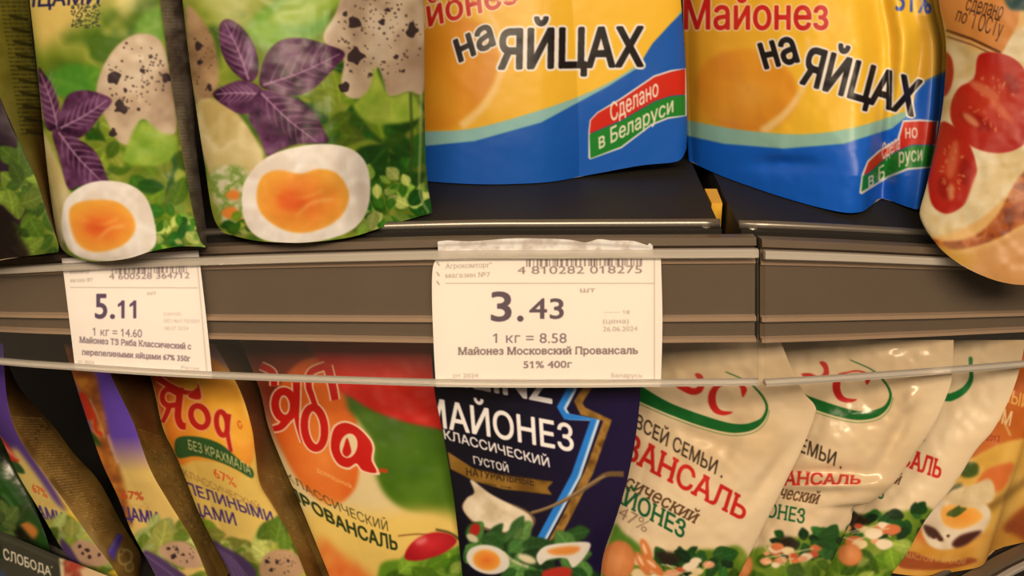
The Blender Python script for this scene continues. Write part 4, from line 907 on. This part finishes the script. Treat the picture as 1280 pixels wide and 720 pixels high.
# navy pouch
def navy():
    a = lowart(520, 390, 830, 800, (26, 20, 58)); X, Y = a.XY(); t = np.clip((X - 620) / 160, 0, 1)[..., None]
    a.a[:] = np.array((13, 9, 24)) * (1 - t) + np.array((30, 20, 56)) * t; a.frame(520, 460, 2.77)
    a.text('НЕINZ', (110, 52), (470, 122), (-6, -96), (226, 216, 206), .05)
    gold = [(610, -140), (600, 60), (562, 118), (578, 150), (664, 182), (600, 360), (520, 520), (470, 610)]
    a.line(gold, 30, a.mottled([(104, 70, 24), (164, 118, 52), (122, 84, 32)], 18, 4), .8, 1, False)
    blue = [(560, -140), (540, 75), (506, 138), (524, 168), (622, 180), (556, 372), (430, 606)]
    a.line([(p[0] + 6, p[1] + 2) for p in blue], 20, (196, 214, 226), .6, 1, False); a.line([(p[0] - 6, p[1]) for p in blue], 24, (40, 122, 200), .8, 1, False)
    a.text('МАЙОНЕЗ', (30, 196), (546, 290), (-10, -98), (240, 228, 212), .035, up1=(-4, -92)); a.text('КЛАССИЧЕСКИЙ', (100, 246), (464, 344), (-5, -33), (232, 220, 204), .035); a.text('ГУСТОЙ', (202, 332), (322, 362), (-4, -27), (222, 210, 192), .03)
    a.poly([(110, 290), (200, 348), (300, 372), (476, 394), (456, 416), (472, 440), (300, 420), (200, 392), (120, 350)], a.mottled([(84, 54, 16), (128, 90, 30), (150, 108, 44)], 30, 7), .8, 1, False)
    a.text('НАТУРАЛЬНЫЕ', (176, 372), (410, 408), (-2, -26), (58, 38, 18), .02); a.microtext([(240, 395), (340, 412), (340, 424), (240, 408)], 1, 3, (50, 34, 14), .7)
    a.line([(380, 508), (450, 488), (540, 446), (612, 400), (660, 370), (720, 368)], (9, 20), (112, 84, 50), .8); a.line([(400, 500), (470, 478), (545, 438), (612, 396), (655, 374)], 5, (176, 146, 100), .8, .8)
    a.poly([(160, 480), (200, 452), (330, 470), (408, 512), (406, 552), (360, 578), (280, 572), (205, 545)], (110, 84, 60), 1)
    a.poly([(188, 390), (204, 394), (226, 412), (262, 438), (330, 474), (392, 508), (402, 545), (355, 570), (280, 564), (205, 535), (164, 490), (176, 452), (202, 432)], a.mottled([(196, 172, 132), (222, 200, 162), (236, 216, 182)], 22, 6), 1)
    a.line([(228, 425), (270, 480), (350, 520)], 10, (188, 162, 122), 2.5, .5)
    a.leaves((170, 575, 560, 680), 46, [(40, 78, 30), (66, 110, 46), (30, 60, 24), (92, 130, 60)], 76, 9, (-60, 40), 1.2)
    a.leaves((330, 640, 600, 780), 40, [(40, 78, 30), (74, 116, 50), (30, 60, 24)], 80, 10, blur=1.2)
    a.ell(205, 560, 18, 22, (168, 34, 26), 20, 1); a.ell(196, 590, 22, 12, (206, 190, 150), 30, 1)
    a.ell(250, 664, 76, 50, (226, 212, 190), 12, .9); a.ell(245, 666, 48, 36, a.bowl(245, 666, 50, 38, (226, 112, 40), (236, 160, 60)), 12, 1.4)
    a.poly([(418, 650), (448, 618), (520, 606), (602, 606), (588, 650), (545, 692), (520, 660), (460, 664), (430, 682)], (226, 212, 190), .9); a.poly([(455, 632), (520, 618), (570, 622), (545, 645), (480, 648)], (226, 140, 60), 1.6)
    a.line([(300, 640), (340, 670), (390, 690)], 10, (216, 206, 160), 1.2, .8); a.ell(385, 662, 34, 14, (222, 206, 160), 20, 1.5); a.poly([(440, 706), (500, 690), (540, 700), (520, 740), (450, 740)], (190, 50, 36), 1.4)
    return a
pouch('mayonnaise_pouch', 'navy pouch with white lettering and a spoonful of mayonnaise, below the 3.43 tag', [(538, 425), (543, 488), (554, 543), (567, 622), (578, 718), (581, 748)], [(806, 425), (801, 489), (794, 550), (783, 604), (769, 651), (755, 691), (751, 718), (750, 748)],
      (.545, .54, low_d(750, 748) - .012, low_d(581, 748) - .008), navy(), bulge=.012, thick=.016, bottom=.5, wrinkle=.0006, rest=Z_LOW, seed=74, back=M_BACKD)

# cream pouches
CREAM = (216, 186, 142); RED = (188, 34, 28); DGR = (28, 86, 48); BRN = (92, 62, 38)
def cream_base(x0, x1, seed):
    a = lowart(x0, 390, x1, 800, CREAM); a.a[:] = a.mottled([(208, 176, 130), (218, 188, 144), (222, 194, 150)], 80, seed)(*a.XY()); return a
def salad(a, box, seed, egg=None):
    x0, y0, x1, y1 = box; w = x1 - x0; r = random.Random(seed)
    a.poly([(x0 - w * .1, y0 + 70), (x0 + w * .2, y0 + 26), (x0 + w * .5, y0), (x0 + w * .8, y0 - 8), (x1 + w * .1, y0 + 10), (x1 + w * .15, y1 + 200), (x0 - w * .2, y1 + 200)], a.mottled([(74, 104, 22), (102, 128, 32), (126, 140, 48)], 24, seed), 2)
    a.leaves((x0, y0 + 60, x1, y1 + 120), 40, [(74, 106, 20), (102, 130, 32), (60, 92, 18), (132, 146, 58)], w * .22, seed, blur=1.3)
    a.leaves((x0 + w * .3, y0 - 2, x1, y0 + 50), 30, [(26, 66, 22), (40, 84, 30), (20, 44, 18)], w * .14, seed + 1, blur=1)
    a.poly([(x0 + w * .28, y0 + 4), (x0 + w * .42, y0 + 2), (x0 + w * .5, y0 + 30), (x0 + w * .36, y0 + 44)], (40, 30, 20), 2)
    for i in range(16):
        x, y = x0 + w * r.uniform(.05, .75), y0 + r.uniform(30, 100); q = w * r.uniform(.03, .075)
        c = r.choice([(206, 110, 62), (222, 150, 104), (232, 206, 166), (196, 84, 50), (226, 196, 140)])
        a.poly([(x - q, y), (x - q * .3, y - q * .7), (x + q, y - q * .5), (x + q * 1.2, y + q * .2), (x, y + q * .7)], c, 1)
    for i in range(7): a.line([(x0 + w * r.uniform(.1, .7), y0 + r.uniform(40, 90)), (x0 + w * r.uniform(.1, .8), y0 + r.uniform(30, 100))], 4, (226, 200, 150), .8, .8)
    if egg: a.ell(egg[0], egg[1], egg[2], egg[3], a.bowl(egg[0], egg[1], egg[2], egg[3], (220, 144, 86), (200, 116, 60)), 15, 1.5)
def ring(a, pts, w): a.line(pts, w, (26, 104, 44), .6); a.line([(x, y + 5) for x, y in pts], 3, (206, 196, 140), .6, .6)
def family_mark(a, ox, oy, k):
    a.frame(ox, oy, k); G = (22, 92, 34)
    out = [(-260, 60), (-120, 150), (0, 206), (250, 314), (500, 404), (700, 452), (830, 452), (930, 420), (1000, 350), (1028, 260), (1002, 180), (944, 108), (860, 40), (700, -30)]
    inn = [(700, -22), (855, 48), (932, 118), (986, 190), (1006, 260), (976, 330), (920, 364), (830, 386), (700, 374), (500, 314), (250, 220), (50, 106), (-60, 20), (-160, -40)]
    a.put(a.rast([catmull(a.T(out + inn))], 6), G, .5)
    lo = [(-120, 160), (0, 218), (250, 326), (500, 416), (700, 465), (830, 464), (936, 432), (1010, 356), (1038, 262)]
    a.line(lo, 8, (206, 196, 140), .4, .7); a.line([(x, y + 9) for x, y in lo], 6, (60, 100, 40), .4, .8)
    a.poly([(660, 66), (590, 84), (550, 145), (550, 222), (590, 290), (660, 316), (720, 306), (742, 288), (690, 284), (640, 268), (612, 220), (610, 150), (636, 98), (690, 72), (760, 66), (800, 90), (816, 160), (832, 166), (858, 108), (820, 70), (740, 52)], RED, .5)
    a.poly([(290, 84), (350, 126), (420, 152), (484, 138), (516, 84), (506, 10), (470, -20), (440, -10), (472, 40), (468, 80), (430, 100), (360, 76)], RED, .5)
def cream_1():
    a = cream_base(730, 1040, 3); a.frame(740, 450, 2.667)
    family_mark(a, 800, 470, 6.4); a.frame(740, 450, 2.667)
    a.text('ДЛЯ ВСЕЙ СЕМЬИ .', (40, 160), (434, 394), (8, -46), (62, 48, 34), .018, up1=(10, -46), bow=-4)
    a.text('ПРОВАНСАЛЬ', (-80, 226), (504, 536), (18, -92), RED, .035, up1=(22, -66), serif=True)
    a.text('Классический', (-20, 354), (350, 550), (14, -44), BRN, .018, shear=.25, serif=True); a.text('МАЙОНЕЗ', (10, 430), (304, 596), (12, -56), DGR, .028, serif=True); a.text('47%', (86, 524), (184, 580), (10, -44), (150, 120, 92), -.004, shear=.2)
    a.poly([(70, 560), (110, 580), (180, 640), (220, 720), (260, 800), (40, 800)], (84, 124, 36), 2); salad(a, (110, 640, 480, 780), 4, (86, 672, 58, 70))
    for x, y, ro in [(182, 640, 70), (170, 680, 60), (205, 690, 40)]: a.ell(x, y, 46, 16, (206, 118, 60), ro, 1.2); a.ell(x - 6, y - 10, 20, 5, (238, 190, 140), ro, 1)
    return a
def cdep(lx, rx, ly=745, ry=745, t=(.577, .538), dl=.006, dr=-.02): return (t[0], t[1], low_d(rx, ry) + dr, low_d(lx, ly) + dl)
G_C = 'cream pouches with green ring on the lower shelf'
def dent(cx, cy, sx, sy, h, rot=0):
    def f(x, y):
        r = math.radians(rot); dx, dy = x - cx, y - cy; u = dx * math.cos(r) + dy * math.sin(r); v = -dx * math.sin(r) + dy * math.cos(r)
        return h * np.exp(-(u / sx) ** 2 - (v / sy) ** 2)
    return f
def dents(*l):
    fs = [dent(*q) for q in l]
    return lambda x, y: sum(f(x, y) for f in fs)
pouch('mayonnaise_pouch', 'cream pouch with green ring next to the navy pouch, widest showing of its row', [(772, 425), (768, 520), (752, 640), (734, 734)], [(975, 425), (1000, 484), (1018, 506), (1018, 520), (1002, 562), (980, 607), (950, 667), (924, 718), (908, 748)],
      (.588, .538, low_d(908, 748) - .016, low_d(734, 734)), cream_1(), M_FILM, bulge=.012, thick=.012, bottom=.5, wrinkle=.001, rest=Z_LOW, seed=81, group=G_C,
      extra=dents((905, 560, 14, 60, .003, 30), (965, 590, 10, 40, .0035, 35), (870, 545, 40, 10, .002, 20)))
def cream_2():
    a = cream_base(920, 1215, 5); a.frame(900, 440, 2.571)
    family_mark(a, 957, 455, 6.5); a.frame(900, 440, 2.571)
    a.text('СЕМЬИ .', (224, 308), (390, 376), (8, -46), (62, 48, 34), .018, up1=(8, -44)); a.text('ПРОВАНСАЛЬ', (40, 432), (450, 424), (6, -64), RED, .034, up1=(4, -24), serif=True)
    a.text('Классический', (60, 448), (318, 490), (8, -40), BRN, .018, shear=.25, serif=True); a.text('МАЙОНЕЗ', (40, 510), (270, 552), (6, -46), DGR, .028, serif=True)
    salad(a, (110, 595, 400, 720), 14, (75, 690, 30, 40)); a.leaves((330, 570, 420, 640), 14, [(26, 66, 22), (40, 84, 30)], 50, 4)
    return a
pouch('mayonnaise_pouch', 'cream pouch with a horizontal crease across its red lettering, second right of the navy pouch', [(965, 425), (960, 520), (930, 640), (905, 748)], [(1192, 425), (1190, 471), (1182, 498), (1164, 537), (1145, 564), (1118, 603), (1090, 627), (1066, 634), (1064, 650), (1048, 685), (1032, 718), (1018, 748)],
      (.578, .542, low_d(1018, 748) - .016, low_d(905, 748) - .001), cream_2(), M_GLOSS, bulge=.012, thick=.012, bottom=.5, wrinkle=.0012, rest=Z_LOW, seed=83, group=G_C,
      extra=dents((1030, 606, 60, 7, -.005, 0), (1120, 545, 10, 40, .004, 30), (1030, 590, 50, 8, .004, 0), (1140, 500, 10, 14, -.003, 20)))
def cream_3():
    a = cream_base(980, 1305, 7); a.frame(900, 440, 2.571)
    out = [(600, 130), (720, 158), (760, 152), (796, 126), (814, 90), (812, 50), (812, 20)]
    inn = [(800, 20), (802, 60), (800, 86), (782, 112), (750, 130), (720, 132), (600, 110)]
    a.put(a.rast([catmull(a.T(out + inn))], 6), (24, 106, 44), .6)
    a.text('ПРОВАНСАЛЬ', (380, 290), (706, 408), (12, -60), RED, .034, up1=(12, -56), serif=True); a.text('Классический', (380, 372), (580, 428), (8, -36), BRN, .018, shear=.25, serif=True); a.text('МАЙОНЕЗ', (360, 424), (524, 474), (8, -42), DGR, .028, serif=True)
    a.ell(655, 282, 4, 4, (60, 50, 40))
    salad(a, (300, 520, 660, 680), 24, (418, 652, 40, 36))
    return a
pouch('mayonnaise_pouch', 'cream pouch with green ring beside the orange egg pouch, third right of the navy pouch', [(1112, 425), (1094, 540), (1040, 650), (990, 736)], [(1282, 425), (1274, 463), (1262, 498), (1242, 537), (1219, 564), (1192, 607), (1157, 650), (1133, 693), (1114, 718), (1100, 748)],
      (.598, .555, low_d(1100, 748) - .012, low_d(990, 736)), cream_3(), M_FILM, bulge=.010, thick=.012, bottom=.5, wrinkle=.0009, rest=Z_LOW, seed=85, group=G_C)

# orange egg and avocado pouch, its bottom standing at the shelf edge
def orange():
    a = lowart(1080, 390, 1400, 760, (196, 100, 36)); a.frame(1120, 480, 3.0)
    a.a[:] = a.mottled([(176, 84, 26), (204, 108, 40)], 50, 6)(*a.XY())
    a.text('НЫЙ', (400, 62), (500, 96), (4, -50), (226, 166, 80), .02, shear=.15); a.text('МАСЛОМ', (232, 96), (432, 160), (6, -56), (232, 196, 140), .022, shear=.15); a.line([(400, 130), (430, 195)], 7, (226, 190, 120), 1, .8); a.text('2012', (338, 212), (390, 218), (2, -24), (140, 40, 24), .012)
    a.poly([(150, 420), (200, 330), (300, 270), (400, 222), (520, 200), (620, 200), (620, 560), (300, 560)], a.mottled([(214, 160, 64), (228, 178, 84)], 30, 3), 1.6)
    a.poly([(300, 385), (330, 330), (380, 306), (442, 298), (428, 350), (395, 400), (330, 410)], (208, 108, 48), 2)
    a.line([(590, 300), (480, 370), (400, 430), (340, 470)], (8, 30), (96, 64, 24), 4, .85)
    a.poly([(240, 310), (270, 294), (306, 300), (310, 335), (280, 352), (246, 345)], (66, 84, 26), 1.6); a.poly([(190, 400), (240, 372), (250, 395), (200, 420)], (70, 76, 30), 2)
    a.poly([(-80, 560), (150, 600), (330, 560), (480, 460), (620, 380), (620, 800), (-80, 800)], a.mottled([(204, 140, 48), (222, 164, 74)], 40, 9), 4)
    a.poly([(96, 540), (110, 480), (150, 440), (210, 420), (300, 430), (352, 470), (350, 520), (310, 570), (230, 612), (170, 622), (120, 600)], a.mottled([(214, 188, 150), (232, 208, 172)], 22, 4), 1.4)
    a.poly([(104, 530), (150, 545), (180, 590), (150, 580), (120, 570)], (70, 40, 30), 1.4); a.poly([(210, 600), (240, 570), (300, 552), (322, 556), (270, 600), (228, 615)], (74, 34, 26), 1.6)
    a.spots([(120, 548, 9), (140, 570, 10), (168, 584, 9), (196, 570, 6)], (78, 40, 30))
    a.poly([(168, 490), (180, 460), (240, 440), (300, 466), (326, 500), (290, 530), (235, 545), (185, 530)], a.bowl(245, 495, 80, 50, (232, 144, 50), (238, 172, 78)), 1.6)
    a.poly([(180, 440), (210, 400), (290, 378), (350, 356), (372, 400), (360, 440), (310, 460), (250, 462)], a.mottled([(206, 176, 124), (224, 196, 146)], 16, 7), 1.4)
    a.leaf(190, 492, 80, 30, -18, (76, 90, 30), (110, 120, 50), 1); a.leaf(215, 500, 50, 26, -60, (66, 80, 26), (100, 110, 44), 1)
    a.poly([(20, 640), (60, 630), (180, 668), (280, 652), (300, 668), (180, 696), (20, 690)], (160, 78, 36), 1.2); a.text('МАСЛОМ И ХРЕНОМ', (40, 652), (262, 676), (0, -22), (214, 160, 90), .01, bow=-6)
    a.poly([(400, 540), (470, 470), (600, 420), (600, 620), (430, 560)], (150, 66, 26), 3, .9); a.microtext([(420, 520), (480, 500), (480, 560), (410, 560)], 7, 5, (110, 40, 20), .6)
    a.line([(300, 660), (350, 570), (420, 490), (500, 410)], 14, (232, 186, 100), 4, .6)
    return a
pouch('mayonnaise_pouch', 'orange pouch with an egg and avocado picture at the bottom right corner', [(1204, 425), (1195, 520), (1150, 620), (1100, 714)], [(1390, 425), (1380, 520), (1372, 560), (1360, 630)],
      (.605, .575, low_d(1360, 630) - .012, low_d(1100, 714) - .001), orange(), bulge=.01, thick=.01, bottom=.6, wrinkle=.0009, rest=Z_LOW, seed=87, B=[(1100, 714), (1150, 720), (1197, 714), (1227, 707), (1238, 692), (1253, 684), (1290, 674), (1325, 650), (1360, 630)])

# green sign card on the lower rail
a = lowart(-100, 600, 190, 830, (52, 50, 38)); a.a[:] = a.mottled([(44, 44, 32), (58, 56, 42)], 40, 4)(*a.XY()); a.frame(0, 580, 5.144)
a.text('СЛОБОДА', (28, 612), (330, 720), (-10, -72), (214, 200, 170), .03, shear=.1, up1=(-10, -58)); a.ell(334, 664, 6, 6, (180, 180, 120))
a.poly([(380, 606), (420, 616), (440, 800), (400, 800)], (212, 190, 140), 1, 1, False); a.poly([(408, 618), (900, 640), (900, 1100), (440, 1000)], a.mottled([(190, 120, 80), (150, 60, 40), (206, 160, 110)], 14, 5), 1.5, 1, False)
a.poly([(520, 680), (600, 660), (700, 690), (720, 760), (560, 760)], (216, 180, 130), 2); a.ell(470, 660, 34, 30, (170, 60, 40), 0, 2); a.poly([(-40, 690), (20, 690), (40, 760), (-40, 760)], (40, 70, 120), 3, .6)
a.line([(-300, 380), (0, 470), (330, 610), (420, 650)], 10, (86, 82, 64), 1.5, .7)
lr = np.array(lowc)
def sign_d(x, y):
    k = catmull(lr, False, 12); k = k[np.argsort(k[:, 0])]
    return np.interp(x, k[:, 0], k[:, 3]) * (1 + .04 * (y - np.interp(x, k[:, 0], k[:, 1])) / 88) - .007
paper('shelf_sign', 'dark green sign card with pale lettering at the bottom left corner', [(-80, 632), (-78, 716)], [(158, 729), (160, 812)], [(-80, 632), (0, 664), (75, 696), (158, 729)], [(-78, 716), (0, 742), (75, 775), (160, 812)], a, sign_d, 'sign', None, M_CARD)
